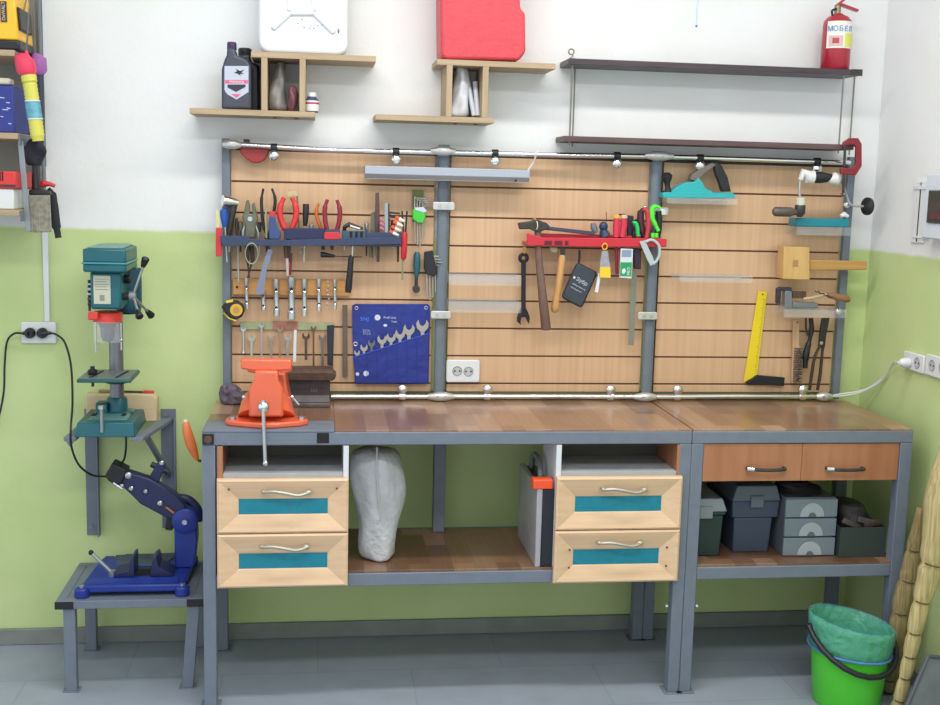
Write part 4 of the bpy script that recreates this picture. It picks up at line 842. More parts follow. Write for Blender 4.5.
M().pp([(627, 215), (634, 216), (633, 238), (627.5, 238)], -.095, -.08).build('handle', mat('dark_plum', (44, 32, 50), .5), t, .003); M().tube([A(619, 214.5, -.088), A(626, 215, -.088)], .003).build('clip', BLACK, t)
t = T('side_cutters', 'small cutters with green grip standing in the red rack', 'pliers', 637, 238, -.11)
path([(632.5, 222), (636, 223.5), (637.5, 229), (638.2, 236)], -.116, [.005, .0072, .0072, .0065], 5, 10).build('handle_grip', mat('grip_green', (34, 196, 96), .4), t)
path([(637, 219), (635.5, 224), (634, 232), (634, 238)], -.1, [.005, .005, .0065], 5, 8).build('handle_grip', BLACK, t)
t = T('cable_cutter', 'dark red and black cutter standing upright left of the third post', 'pliers', 645, 240, -.11)
path([(646.5, 209.5), (641.5, 211), (640.5, 220), (642.5, 232), (645, 239)], -.105, [.008, .012, .012, .009], 6, 10).build('handle_grip', mat('grip_darkplum', (72, 28, 44), .45), t)
path([(643, 209.5), (646.5, 210), (648.2, 217), (648, 228), (646.5, 238)], -.12, [.008, .0095, .0095, .008], 6, 10).build('handle_grip', mat('grip_brick', (184, 56, 66), .4), t)
p = A(645, 207.3, -.115); M().ball(p, .006).build('bright_tip', CHROME, t)
t = T('pliers', 'pliers with bright lime green curved grip in front of the third post', 'pliers', 656, 240, -.12)
path([(660, 208), (656, 206.3), (652.3, 209), (652.3, 218), (655, 224), (658.5, 231)], -.124, [.006, .009, .009, .008, .0065], 6, 10).build('handle_grip', mat('grip_lime', (88, 226, 62), .35), t)
path([(658.8, 211), (659, 220), (658.5, 230), (657, 236)], -.112, .0115, 6, 10).build('handle_grip', BLACK, t)
for x in (652.8, 656.5): M().tube([A(x, 233, -.128), A(x, 237.5, -.128)], .0065, 10).build('lime_foot', mat('grip_lime', (88, 226, 62)), t)
M().pp([(660.5, 209), (666, 209), (666, 215), (661, 215)], -.12, -.11).build('steel_tip', CHROME, t, .001)
# card tags and things below the rack
t = T('blister_card', 'small bag with yellow label hanging from a yellow loop on the red rack', 'packet', 605, 278, -.14)
M().pp([(602, 251), (608, 251), (610, 265), (610.5, 277.5), (599.5, 277), (600, 265)], -.145, -.139).build('bag', mat('packet_grey', (150, 150, 160), .3, 0, .3, 60), t, .001)
M().pp([(600, 267), (610.4, 267), (610.6, 277.8), (599.5, 277.4)], -.1457, -.1452).build('yellow_label', mat('label_yellow', (232, 196, 50), .5), t)
M().ring(A(604.8, 246.5, -.142), .0085, .0022, (0, 1, 0), sq=1.2).build('hanging_loop', mat('loop_orange', (234, 166, 50), .4), t)
flat('plastic_strip', 'thin white stick hanging between the black case and the yellow-labelled bag', 'strip', [(598.5, 273), (601.2, 273), (598, 292.5), (594.8, 292)], -.138, -.135, WHITE)
t = T('blister_card', 'white and green packaging card hanging below the red rack', 'packet', 626, 278, -.14)
M().pp([(620.8, 248.5), (633, 249), (632.5, 262), (631.5, 278.5), (619.5, 277.5)], -.141, -.1395).build('card', mat('card_white', (206, 212, 218), .4), t)
M().pp([(620.5, 262.3), (632, 262.3), (631.2, 276.5), (620, 276)], -.1417, -.1412).build('green_print', mat('card_green', (36, 150, 90), .4), t)
M().pp([(622, 250), (631.5, 250), (631.3, 257), (621.8, 257)], -.1417, -.1412).build('grey_print', mat('card_bluegrey', (134, 150, 176), .4), t)
text('PRO', 'print_text', A(629.8, 275.5, -.1422), .0145, WHITE, t, ry=-PI/2)
M().pp([(622.3, 269.5), (624.6, 268), (626, 271), (624, 274), (622, 273)], -.1422, -.1418).build('print_mark', WHITE, t)
t = T('screwdriver', 'black handle hanging below the red rack just right of the green card', 'screwdriver', 638, 270, -.1)
M().pp([(634, 248), (641.5, 249), (641, 269.5), (634.5, 269)], -.12, -.098).build('handle', mat('dark_plum', (44, 32, 50)), t, .003)
flat('steel_ruler', 'long grey steel rule hanging below the red rack, left of the third post', 'ruler', [(631.5, 270.5), (636.8, 271), (636, 300), (633.5, 345.5), (628.3, 345), (630, 300)], -.075, -.073, mat('ruler_grey', (140, 140, 128), .4, .5))
t = T('protractor', 'pale grey D-shaped tool hanging on the right end of the red rack', 'gauge', 652, 266, -.145)
M().pp([(639.5, 241.5), (645, 240.5), (653, 257), (655, 264), (650.5, 266), (646.5, 258)], -.145, -.141).build('arm', mat('gauge_grey', (176, 186, 188), .4), t, .001)
path([(645, 242), (652, 240), (658.5, 245), (659.5, 254), (656.5, 261), (652.5, 264)], -.143, .0052, 6, 8).build('curved_arm', mat('gauge_grey', (176, 186, 188)), t)
# ================================================================== right panel
def clear_shelf(label, x0, x1, yt, yb, d=.095):
    Yf = -.03-d; a, b = A(x0, yt, Yf), A(x1, yb, Yf)
    t = thing('acrylic_shelf', label, 'shelf', ((a.x+b.x)/2, -.07, b.z))
    M().box(a.x, b.x, Yf, -.0285, a.z-.004, a.z-.0005).build('shelf_plate', CLEAR, t)
    M().box(a.x, b.x, Yf-.003, Yf-.0002, b.z, a.z-.0005).build('front_lip', CLEAR, t)
    M().box(a.x, b.x, -.031, -.0285, b.z, a.z-.0045).build('back_lip', CLEAR, t)
    return a.z-.0005
zpl = clear_shelf('small clear acrylic shelf carrying the turquoise plane', 667, 737, 197.5, 205)
zte = clear_shelf('small clear acrylic shelf under the teal box', 797, 850, 226.5, 236)
zma = clear_shelf('clear acrylic shelf under the wooden mallet, holding the small vise', 784, 846, 309, 318, .10)
clear_shelf('empty clear acrylic shelf alone on the right panel, below the plane', 680, 752, 275, 283)
clear_shelf('upper of the two empty clear acrylic shelves on the middle panel', 449, 521, 274, 286)
clear_shelf('lower of the two empty clear acrylic shelves on the middle panel', 449, 521, 301, 313)
# plane
t = T('hand_plane', 'turquoise iron bench plane with black knob and handle', 'plane', 699, 197, -.08)
dz = zpl-A(699, 197.2, -.11).z
def PQ(px, Y): return [A(x, y, Y)+Vector((0, 0, dz)) for x, y in px]
M().prism(PQ([(663, 192.5), (665, 191), (733, 191.5), (735, 194), (735, 197), (663, 196.5)], -.11), (0, .055, 0)).build('sole', PLANE, t, .001)
M().prism(PQ([(671, 192), (674, 188), (680, 184), (687, 181), (695, 180.5), (699, 176.5), (703, 182), (705.5, 187), (712, 190), (714, 192)], -.107), (0, .049, 0)).build('body', PLANE, t, .002)
kb = PQ([(668, 192), (667.8, 186), (667.3, 182), (667, 178), (667, 174), (667, 171.3)], -.084); M().tube(kb, [.013, .009, .0095, .0165, .0185, .008], 18).build('knob', BLACK, t)
M().prism(PQ([(714, 165), (719, 161), (723, 166), (728, 176), (731.5, 190.5), (722, 190.5), (719.5, 182), (716, 173)], -.094), (0, .022, 0)).build('handle', BLACK, t, .004)
M().prism(PQ([(690, 178), (692, 173), (703, 166), (713, 161.5), (716, 164), (706, 171), (699, 177.5), (696, 180)], -.098), (0, .032, 0)).build('lever_cap', mat('lever_grey', (120, 112, 106), .4, .5), t, .001)
M().prism(PQ([(706, 165.5), (717, 161.5), (719, 163), (709, 168)], -.093), (0, .02, 0)).build('iron', DARKS, t)
# hand brace
t = T('hand_brace', 'old hand brace with grey chuck, white and black grip, black round head at the right', 'drill', 810, 218, -.1)
Y = -.15
M().tube([A(773, 211.6, Y), A(775, 211.6, Y), A(777, 211.7, Y), A(791, 212, Y), A(793, 212, Y), A(802, 212.3, Y)], [.010, .0155, .0165, .0165, .012, .009], 20).build('chuck', mat('brace_grey', (102, 94, 88), .5, .4, .1, 60), t)
M().tube([A(799.5, 217, Y), A(799.8, 213, Y), A(800.2, 206, Y), A(800.5, 203, Y)], [.008, .018, .018, .012], 16).build('ratchet_box', DARKS, t)
M().tube([A(800.5, 205, Y), A(800.5, 198.5, Y), A(800.5, 197.5, Y)], [.0165, .0165, .012], 18).build('cream_collar', mat('collar_cream', (206, 202, 180), .4), t)
P = curve([A(800, 199, Y), A(799.5, 188, Y), A(801, 177, Y), A(806, 173, Y), A(812, 176.5, Y), A(838, 177, Y), A(842, 182, Y), A(846, 194, Y+.03), A(850, 204, Y+.03), A(855, 206, Y+.03), A(864, 206.3, Y+.03)], 5)
M().tube(P, .0042, 10).build('crank', SILVER, t)
M().tube([A(800.5, 180, Y), A(803, 172.5, Y), A(808, 177, Y), A(813, 177.5, Y)], [.009, .014, .023, .0245], 18).build('white_cone', mat('brace_white', (212, 212, 210), .35), t)
M().tube([A(812.5, 177.3, Y), A(820, 177.5, Y), A(833, 177.8, Y)], [.0195, .02, .012], 18).build('grip', BLACK, t)
M().tube([A(825, 179, Y), A(831, 179.5, Y), A(836, 179, Y), A(839.5, 177.5, Y)], [.006, .017, .024, .013], 18).build('white_cone', mat('brace_white', (212, 212, 210)), t)
p = A(866.5, 206.3, Y+.03); M().lathe([(.004, -.012), (.022, -.006), (.031, 0), (.031, .008), (.02, .014), (.004, .016)], p, (1, .25, 0), 24).build('head_disc', BLACK, t)
# teal box
a, b = A(796.5, 216.5, -.12), A(849, 226, -.12)
t = T('tool_box', 'flat teal plastic case lying below the hand brace', 'case', 820, 226, -.09)
M().box(a.x, b.x, -.121, -.05, zte+.0005, zte+.03).build('body', mat('case_teal', (30, 132, 148), .4), t, .004)
M().tube([A(840.5, 216, -.1), A(844, 214.5, -.1), A(848, 216.5, -.1)], [.006, .010, .006], 10).build('white_roll', mat('bright_white', (232, 232, 230), .5), t)
# mallet
t = T('mallet', 'wooden mallet with square head, its handle pointing right past the panel', 'mallet', 822, 280, -.09)
M().pp([(784, 246.5), (809.7, 247.3), (810, 280), (783, 279)], -.115, -.06).build('head', wood('mallet_head_wood', (196, 156, 96), (212, 174, 112), (20, 20, 2), .5), t, .002)
M().pp([(809.5, 260), (867.5, 261.5), (867, 270), (809.5, 270.5)], -.102, -.078).build('handle', wood('mallet_handle_wood', (176, 132, 72), (196, 152, 88), (2, 30, 30), .5), t, .003)
M().pb(793, 260, 798, 267, -.1153, -.1151).build('stamp', mat('stamp_brown', (170, 132, 80), .6), t)
# small vise and wooden handled tool in the clear shelf
t = T('bench_clamp', 'small grey steel vise clamp lying in the clear tray under the mallet', 'vise', 792, 309, -.1)
VG = mat('vise_grey', (130, 132, 140), .45, .5)
M().pp([(777.5, 289), (780, 287), (792, 287.5), (792, 291), (781.5, 291), (780.5, 306), (777, 303)], -.115, -.095).build('frame', mat('vise_dark', (60, 58, 72), .45, .4), t, .002)
M().pp([(785.5, 291), (792, 291), (792.5, 308), (784.5, 307)], -.12, -.09).build('jaw', VG, t, .002)
M().pb(792.8, 302.5, 818, 308, -.12, -.09).build('slide', VG, t, .002); M().pb(792.8, 291.5, 806, 298.5, -.115, -.095).build('block', RUST, t, .001)
M().pp([(777, 303), (790, 307.5), (815, 309), (815, 310), (788, 309)], -.122, -.118).build('lower_edge', VG, t)
t = T('screwdriver', 'tool with brown wooden handle poking out right of the small grey vise', 'screwdriver', 828, 300, -.1)
M().tube([A(827, 294, -.11), A(829, 295, -.11), A(838, 297.2, -.11), A(847, 299, -.11), A(849.5, 299.7, -.11)], [.007, .010, .0125, .0135, .009], 14).build('handle', wood('screw_handle_wood', (132, 92, 60), (154, 112, 76), (3, 30, 30), .45), t)
M().tube([A(803, 299, -.112), A(812, 298, -.11), A(827, 294.3, -.11)], [.0065, .0055, .0035], 8).build('shaft', mat('pale_shaft', (196, 176, 142), .4), t)
t = T('drill_bit', 'dark twisted bit lying over the wooden handle in the clear tray', 'drill bit', 820, 292, -.125)
M().tube([A(815+i*1.6, 291+.6*i+math.sin(i*2.2)*.9, -.13) for i in range(12)], .0022, 6).build('twist', DARKS, t)
# yellow square
t = T('try_square', 'yellow-bladed try square with black stock hanging on the right panel', 'square', 763, 386, -.035)
M().pp([(758.3, 291), (767.2, 291.6), (757, 375.3), (743.5, 382.4)], -.036, -.034).build('blade', mat('square_yellow', (232, 206, 40), .4), t)
M().pp([(756.8, 375.3), (785, 377.8), (783.8, 386.2), (746.8, 383.5)], -.046, -.030).build('stock', BLACK, t, .001)
p = A(762.7, 294.5, -.0364); M().cyl(p, p+Vector((0, .0003, 0)), .003).build('hang_hole', DARKS, t)
m = M()
for i in range(40): y = 299+i*1.9; x = 766.3-(y-291.6)*.1222; m.pp([(x-1.6 if i % 5 else x-2.8, y), (x, y), (x, y+.5), (x-1.6 if i % 5 else x-2.8, y+.5)], -.0364, -.0361)
g = m.build('scale_marks', mat('scale_olive', (150, 132, 30), .5), t)
# wire brush, shears, black handled tool
t = T('wire_brush', 'wire brush with pale wooden handle hanging below the clear tray', 'brush', 796, 384, -.06)
M().pp([(793.5, 320), (799.5, 320), (799.5, 345), (801.5, 350), (798, 383), (791.5, 383), (793, 350)], -.05, -.038).build('handle', wood('pale_brush_wood', (188, 150, 116), (204, 168, 134), (30, 30, 2), .5), t, .002)
m = M(); rr = random.Random(2)
for i in range(15):
    for j in range(3):
        x0 = 794.5+j*2.4-i*.12; y0 = 348.5+i*2.3; p = A(x0, y0, -.05); m.tube([p, p+Vector((.004+rr.uniform(-.002, .002), -.022, rr.uniform(-.002, .003)))], .0022, 5)
g = m.build('wire_tufts', mat('wire_grey', (112, 108, 108), .5, .5), t); g['kind'] = 'stuff'
p = A(797.5, 322.5, -.051); M().cyl(p, p+Vector((0, .001, 0)), .003).build('hang_hole', DARKS, t)
t = T('knife', 'black-handled tool hanging between the wire brush and the shears', 'knife', 806, 370, -.06)
path([(811, 318), (811.5, 330), (809, 342), (806, 354), (805, 368)], -.06, [.008, .009, .007, .0105, .0125, .009], 6, 12).build('handle', BLACK, t)
path([(806, 318), (806, 328), (808, 336)], -.06, .004, 5, 8).build('bar', DARKS, t)
t = T('shears', 'long black shears hanging grips-down at the right edge of the panel', 'shears', 817, 391, -.07)
M().pp([(822.5, 318), (830, 318), (826.5, 335), (825, 348), (819, 348), (820, 335)], -.078, -.066).build('blades', mat('shears_dark', (52, 50, 48), .5, .3), t, .002)
p = A(821.5, 343, -.08); M().cyl(p, p+Vector((0, .004, 0)), .006).build('pivot', SILVER, t)
path([(820.5, 345), (815, 356), (812, 372), (809.5, 390)], -.074, [.005, .006, .0065, .006], 6, 8).build('grip', mat('grip_brownblack', (54, 40, 34), .5), t)
path([(823, 345), (821.5, 360), (820, 375), (817.5, 390)], -.068, [.005, .006, .0065, .006], 6, 8).build('grip', mat('grip_brownblack', (54, 40, 34)), t)
# ================================================================== on the bench
YV = -.53
t = T('bench_vise', 'large orange bench vise bolted on the left steel plate', 'vise', 265, 428, -.42)
t.location = (A(265, 428, -.45).x, -.45, H+.003)
def vz(pts, Y, y2, name, mt, bev=.003, minz=True):
    P = [A(x, y, Y) for x, y in pts]
    return M().prism([(p.x, Y, max(p.z, H+.0035)) for p in P], (0, y2-Y, 0)).build(name, mt, t, bev)
vz([(240.5, 359.5), (291.5, 360), (291.5, 370), (279, 371), (254, 371), (240.5, 369)], -.50, -.455, 'front_jaw', ORANGE, .005)
vz([(254.5, 371), (278, 371), (278, 380), (282.5, 388), (283.5, 417), (248.5, 417), (249.5, 388), (254, 381)], -.515, -.44, 'front_body', ORANGE, .007)
vz([(247, 361), (292, 361), (292, 371), (286, 374), (256, 374), (247, 372)], -.40, -.35, 'rear_jaw', ORANGE, .005)
vz([(262, 373), (285, 373), (286.5, 385), (290, 404), (254, 404), (258, 385)], -.435, -.28, 'rear_body', ORANGE, .007)
M().box(A(262, 380, -.45).x, A(280, 380, -.45).x, -.452, -.2, A(262, 397, -.45).z, A(262, 381, -.45).z).build('slide_bar', DARKS, t, .002)
ze = H+.0035
cx = A(266, 425, -.46).x
M().prism([(cx+x, y, ze) for x, y in ((-.122, -.475), (-.10, -.497), (-.02, -.53), (.025, -.53), (.105, -.50), (.128, -.475), (.125, -.445), (.07, -.38), (.05, -.28), (-.06, -.28), (-.07, -.38), (-.12, -.44))], (0, 0, .016)).build('base_flange', ORANGE, t, .004)
M().tube([(cx, -.425, ze+.015), (cx, -.42, ze+.024), (cx, -.40, ze+.055), (cx, -.39, ze+.068)], [.088, .086, .078, .072], 28).build('swivel_base', ORANGE, t, .002)
for dx, y in ((-.1, -.465), (.108, -.465)):
    M().cyl((cx+dx, y, ze+.0155), (cx+dx, y, ze+.024), .011, n=6).build('bolt', SILVER, t)
for (px, py), (qx, qy), Y in (((244, 397), (247.5, 411), -.43), ((292, 397), (299, 405), -.41)):
    M().tube([A(px, py, Y), A(qx, qy, Y)], .004, 10).build('lock_handle', SILVER, t); M().ball(A(px, py, Y), .0075).build('lock_knob', CHROME, t)
p = A(263.5, 407, -.555); M().cyl(p+Vector((0, .042, 0)), p, .011).build('screw_shaft', SILVER, t)
M().ball(p, .0175, 18, (1, .9, 1.05)).build('screw_head', CHROME, t); M().cyl(p, p+Vector((0, 0, .022)), .007).build('bar_end', SILVER, t)
q = A(265.3, 463, -.575); M().cyl(p+Vector((0, -.012, -.008)), q, .0058).build('tommy_bar', SILVER, t); M().ball(q, .0085).build('bar_knob', CHROME, t)
# rail anvil
t = T('rail_anvil', 'dark steel block cut from railway track, standing behind the vise', 'anvil', 309, 408, -.15); t.location = (A(309, 400, -.15).x, -.13, H+.002)
x0, x1 = A(287, 400, -.17).x, A(330, 400, -.17).x; zh0, zh1 = A(310, 380.5, -.17).z, A(310, 369, -.17).z; zw = A(310, 396.5, -.17).z; zb = H+.0025
AN = mat('anvil_dark', (74, 66, 68), .5, .45, .2, 30); AG = mat('anvil_foot', (104, 98, 98), .5, .4, .15, 30)
M().box(x0, x1, -.155, -.105, zw, zh0).build('web', AN, t, .002)
M().prism([(x0-.002, -.175, zh0), (x0-.002, -.178, zh1-.01), (x0-.002, -.165, zh1), (x0-.002, -.098, zh1), (x0-.002, -.085, zh1-.01), (x0-.002, -.088, zh0)], (x1-x0+.012, 0, 0)).build('head', RUST, t, .003)
M().box(x0-.002, x1+.001, -.195, -.075, zb, zb+.014).build('foot', AG, t, .003); M().prism([(x0, -.18, zb+.0145), (x0, -.156, zw+.002), (x0, -.104, zw+.002), (x0, -.085, zb+.0145)], (x1-x0-.001, 0, 0)).build('foot_slope', AG, t, .002)
M().pp([(330.5, 370), (336.5, 374.5), (335, 379.5), (331, 380.5)], -.165, -.10).build('horn', RUST, t, .003)
for dx in (-2.5, 0, 2.5): M().pp([(314+dx-.9, 390.5), (314+dx, 387), (314+dx+.9, 390.5)], -.1555, -.1552).build('cast_mark', AG, t)
M().pb(310.5, 390.7, 317.5, 391.7, -.1555, -.1552).build('cast_mark', AG, t)
crumple('rag', 'crumpled purple-grey rag at the back left corner of the worktop', 'rag', (A(232, 395, -.10).x, -.125, H+.0025), (.098, .085, .066), mat('rag_purple', (96, 84, 98), .9, 0, .5, 60, .8, 60), 12, .18, prof=lambda h: (.82+.5*h-.9*h*h)*1.0)
# ================================================================== under the bench
SK_ = mat('sack_weave', (186, 187, 190), .8, 0, .1, 14, .5, 60)
yc = -.40
Z0 = ZS+.0045
sack = [(350.5, 397, 446), (350.5, 402, 462), (351.5, 404.5, 480), (353, 404.5, 495), (356, 402, 510), (359, 398.5, 521), (357.5, 396.5, 533), (357.5, 396, 546), (360, 395, 554), (367, 391, 559)]
vs = []; n = 24; rr = random.Random(8)
for i, (xa, xb, y) in enumerate(sack):
    a, b = A(xa, y, yc), A(xb, y, yc); c = (a+b)/2; hw = (b.x-a.x)/2
    z = max(a.z, Z0) if i < len(sack)-1 else Z0
    for k in range(n):
        an = 2*PI*k/n; d = 1+.08*math.sin(4*an+i*.8)+.05*math.sin(7*an-i*1.3)+rr.uniform(-.02, .02)
        vs.append((c.x+hw*d*math.cos(an), yc+.075*d*math.sin(an), z))
fs = [(i*n+k, i*n+(k+1) % n, (i+1)*n+(k+1) % n, (i+1)*n+k) for i in range(len(sack)-1) for k in range(n)]+[tuple(range(n)), tuple(range((len(sack)-1)*n, len(sack)*n))]
t = thing('sack', 'white woven sack standing on the lower shelf beside the left drawers', 'sack', (A(377, 500, yc).x, yc, Z0))
M().hull(vs, fs).build('bag', SK_, t, sub=1, ang=180)
tt = curve([A(377, 447, yc-.078), A(377, 480, yc-.084), A(379, 505, yc-.080), A(381, 520, yc-.074)], 5); M().tube(tt, .0028, 6).build('side_seam', mat('seam_grey', (186, 186, 188), .8), t)
# organizer case
t = T('organizer_case', 'narrow organizer case with orange latch, clear lid and dark back, beside the middle drawers', 'case', 540, 566, -.4)
t.location = (.69, -.36, Z0)
a, b = A(539, 490, -.54), A(553, 566, -.54); zt = a.z
CB = mat('case_navyblack', (30, 34, 46), .45)
M().box(a.x+.012, b.x, -.54, -.22, Z0, zt).build('back_shell', CB, t, .004)
M().box(a.x-.006, a.x+.0118, -.543, -.216, Z0, zt+.006).build('clear_lid', mat('lid_frosted', (178, 176, 182), .25, 0, .08, 20, alpha=.82), t, .003)
for i in range(4): M().box(a.x+.0, a.x+.010, -.53+i*.078, -.46+i*.078, Z0+.02, zt-.02-.0).build('compartment', mat('compartment_%d' % (i % 2), ((170, 140, 146), (150, 148, 156))[i % 2], .5), t, .002)
p, q = A(533, 478.5, -.54), A(552.5, 489, -.54); M().box(p.x, q.x, -.546, -.50, q.z, p.z-.003).build('latch', mat('latch_orange', (236, 84, 40), .4), t, .004)
xh = (a.x+b.x)/2; M().tube(curve([(xh, -.43, zt), (xh, -.40, zt+.05), (xh, -.33, zt+.062), (xh, -.28, zt+.045), (xh, -.26, zt)], 5), .009, 10).build('carry_handle', mat('handle_greyish', (128, 130, 132), .5), t)
# tool boxes under the short bench
def toolbox(label, pxs, ybot, Yf, bodyc, lidc, deep):
    """pxs: top left/right, lower left/right, y lid top, y lid bottom, y step"""
    tl, tr, bl, br, y0, y1, y2 = pxs
    x = [A(v, 520, Yf).x for v in (tl, tr, bl, br)]; z0, z1, z2 = A(700, y0, Yf).z, A(700, y1, Yf).z, A(700, y2, Yf).z; z0, z1, z2 = [z+(A((tl+tr)/2, 520, Yf).z-A(700, 520, Yf).z) for z in (z0, z1, z2)]
    t = thing('toolbox', label, 'toolbox', ((x[0]+x[1])/2, Yf+deep/2, Z0))
    def fr(x0, x1, za, x2, x3, zb, name, mt, iny=.012):
        M().hull([(x0, Yf, za), (x1, Yf, za), (x1, Yf+deep, za), (x0, Yf+deep, za), (x2, Yf+iny, zb), (x3, Yf+iny, zb), (x3, Yf+deep-iny, zb), (x2, Yf+deep-iny, zb)], [(0, 1, 2, 3), (4, 7, 6, 5), (0, 4, 5, 1), (1, 5, 6, 2), (2, 6, 7, 3), (3, 7, 4, 0)]).build(name, mt, t, .004)
    fr(x[0], x[1], z1, x[0]+.004, x[1]-.004, z2, 'upper_body', bodyc, .002); fr(x[2]-.004, x[3]+.004, z2, x[2], x[3], Z0, 'lower_body', bodyc, .01)
    fr(x[0]+.014, x[1]-.014, z0, x[0]-.002, x[1]+.002, z1+.0005, 'lid', lidc, -.004)
    xm = (x[0]+x[1])/2; M().box(xm-.022, xm+.022, Yf-.010, Yf-.003, z1-.02, z1+.02).build('latch', lidc, t, .002)
    M().tube([(xm-.03, Yf+deep*.3, z0-.002), (xm-.03, Yf+deep*.3, z0+.012), (xm-.03, Yf+deep*.7, z0+.012), (xm-.03, Yf+deep*.7, z0-.002)], .006, 8).build('handle', BLACK, t)
toolbox('dark green toolbox with light grey lid at the left under the short bench', (684, 726, 684, 722, 499, 512, 516), 557, -.47, mat('toolbox_green', (40, 60, 58), .5), mat('lid_grey', (138, 144, 152), .4), .28)
toolbox('slate blue toolbox with grey lid, second from left under the short bench', (731.5, 779, 735.5, 771, 485.5, 501, 518), 551, -.44, mat('toolbox_slate', (62, 72, 92), .5), mat('lid_bluegrey', (92, 100, 114), .4), .26)
t = T('drawer_organizer', 'clear three-drawer plastic organizer with round pulls under the short bench', 'organizer', 810, 557, -.4)
Yo = -.48; x0, x1 = A(784.5, 530, Yo).x, A(836, 530, Yo).x; zt = A(810, 498.5, Yo).z; hh = (zt-Z0)/3; t.location = ((x0+x1)/2, -.4, Z0)
M().box(x0+.002, x1-.002, Yo+.012, -.28, Z0, zt).build('case', mat('organizer_case_grey', (104, 114, 122), .35, alpha=.85), t, .002)
for k in range(3):
    zb = Z0+k*hh; d = M().box(x0, x1, Yo, Yo+.011, zb+.002, zb+hh-.003).build('drawer', mat('organizer_front', (126, 137, 149), .3, alpha=.9), t, .002)
    cxx = (x0+x1)/2+.002
    arc = [(cxx+.042*math.cos(PI*i/14), Yo-.003, zb+.004+.046*math.sin(PI*i/14)) for i in range(15)]
    M().prism(arc, (0, .0028, 0)).build('pull_arc', mat('pull_frost', (166, 173, 181), .35), d, .0008)
    ar2 = [(cxx+.013*math.cos(PI*i/10), Yo-.005, zb+.004+.015*math.sin(PI*i/10)) for i in range(11)]
    M().prism(ar2, (0, .0018, 0)).build('pull_notch', mat('notch_grey', (96, 104, 112), .4), d)
crumple('bag', 'flat black bag lying on top of the clear drawer organizer', 'bag', ((x0+x1)/2-.015, -.37, zt+.001), (.17, .17, .036), mat('bag_black', (34, 34, 38), .7, 0, .3, 30), 15, .1, prof=lambda h: 1-.4*h)
t = T('crate', 'open dark grey-green plastic crate at the right under the short bench', 'crate', 862, 559, -.4)
Yo = -.50; x0, x1 = A(839.5, 545, Yo).x, A(885.5, 545, Yo).x; zt = A(862, 527.5, Yo).z; t.location = ((x0+x1)/2, -.4, Z0); CG = mat('crate_green', (52, 62, 58), .5)
m = M(); m.box(x0, x1, Yo, Yo+.004, Z0, zt); m.box(x0, x1, -.264, -.26, Z0, zt); m.box(x0, x0+.004, Yo+.0041, -.2641, Z0, zt); m.box(x1-.004, x1, Yo+.0041, -.2641, Z0, zt); m.box(x0+.0041, x1-.0041, Yo+.0041, -.2641, Z0, Z0+.004)
m.build('box', CG, t)
crumple('tool_bundle', 'dark jumble of leather and tools heaped in the grey-green crate', 'tools', ((x0+x1)/2, -.38, Z0+.005), (x1-x0-.02, .2, zt-Z0+.055), mat('leather_dark', (46, 42, 42), .6, 0, .6, 40, .5, 30), 22, .1, prof=lambda h: 1-.35*h*h)
for i, (px, py, qx, qy, c) in enumerate(((843, 520, 858, 527, (104, 92, 88)), (858, 519, 880, 524, (92, 84, 82)), (864, 526, 882, 521, (84, 66, 58)))):
    flat = M().bar(A(px, py, -.47), A(qx, qy, -.46), .018, .01); obj(flat, 'leather_strip', mat('leather_%d' % i, c, .55), ('brown-grey strip sticking up at the left of the crate', 'grey strip lying across the top of the heap in the crate', 'dark brown strip at the right of the crate heap')[i], 'strip', bev=.003)
# ================================================================== left: stool with grinder stand
ZT = .30
xl, xr, yf, yb = A(55, 604, -.41).x, A(203, 604, -.41).x, -.41, -.035
t = thing('steel_stool', 'low grey steel stool with open-ended tube rim, under the blue grinder stand', 'stool', ((xl+xr)/2, -.22, 0))
m = M(); m.box(xl, xr, yf, yf+.03, ZT-.026, ZT); m.box(xl, xr, yb-.03, yb, ZT-.026, ZT); m.box(xl, xl+.03, yf+.0301, yb-.0301, ZT-.026, ZT); m.box(xr-.03, xr, yf+.0301, yb-.0301, ZT-.026, ZT)
m.box(xl+.0301, xr-.0301, yf+.0301, yb-.0301, ZT-.005, ZT-.001); m.build('top_frame', STEEL, t, .002)
for x0, x1 in ((xl-.001, xl+.055), (xr-.05, xr+.001)): M().box(x0, x1, yf-.003, yf-.0005, ZT-.025, ZT-.001).build('end_plug', BLACK, t)
for lx, dx in ((xl+.022, 0), (xr-.048, -.022)):
    for y in (yf+.005, yb-.045):
        m = M(); m.hull([(lx+dx, y, .003), (lx+dx+.036, y, .003), (lx+dx+.036, y+.034, .003), (lx+dx, y+.034, .003), (lx, y, ZT-.027), (lx+.036, y, ZT-.027), (lx+.036, y+.034, ZT-.027), (lx, y+.034, ZT-.027)], [(0, 3, 2, 1), (4, 5, 6, 7), (0, 1, 5, 4), (1, 2, 6, 5), (2, 3, 7, 6), (3, 0, 4, 7)])
        m.box(lx+dx-.008, lx+dx+.044, y-.006, y+.038, 0, .003); m.build('leg', STEEL, t, .002)
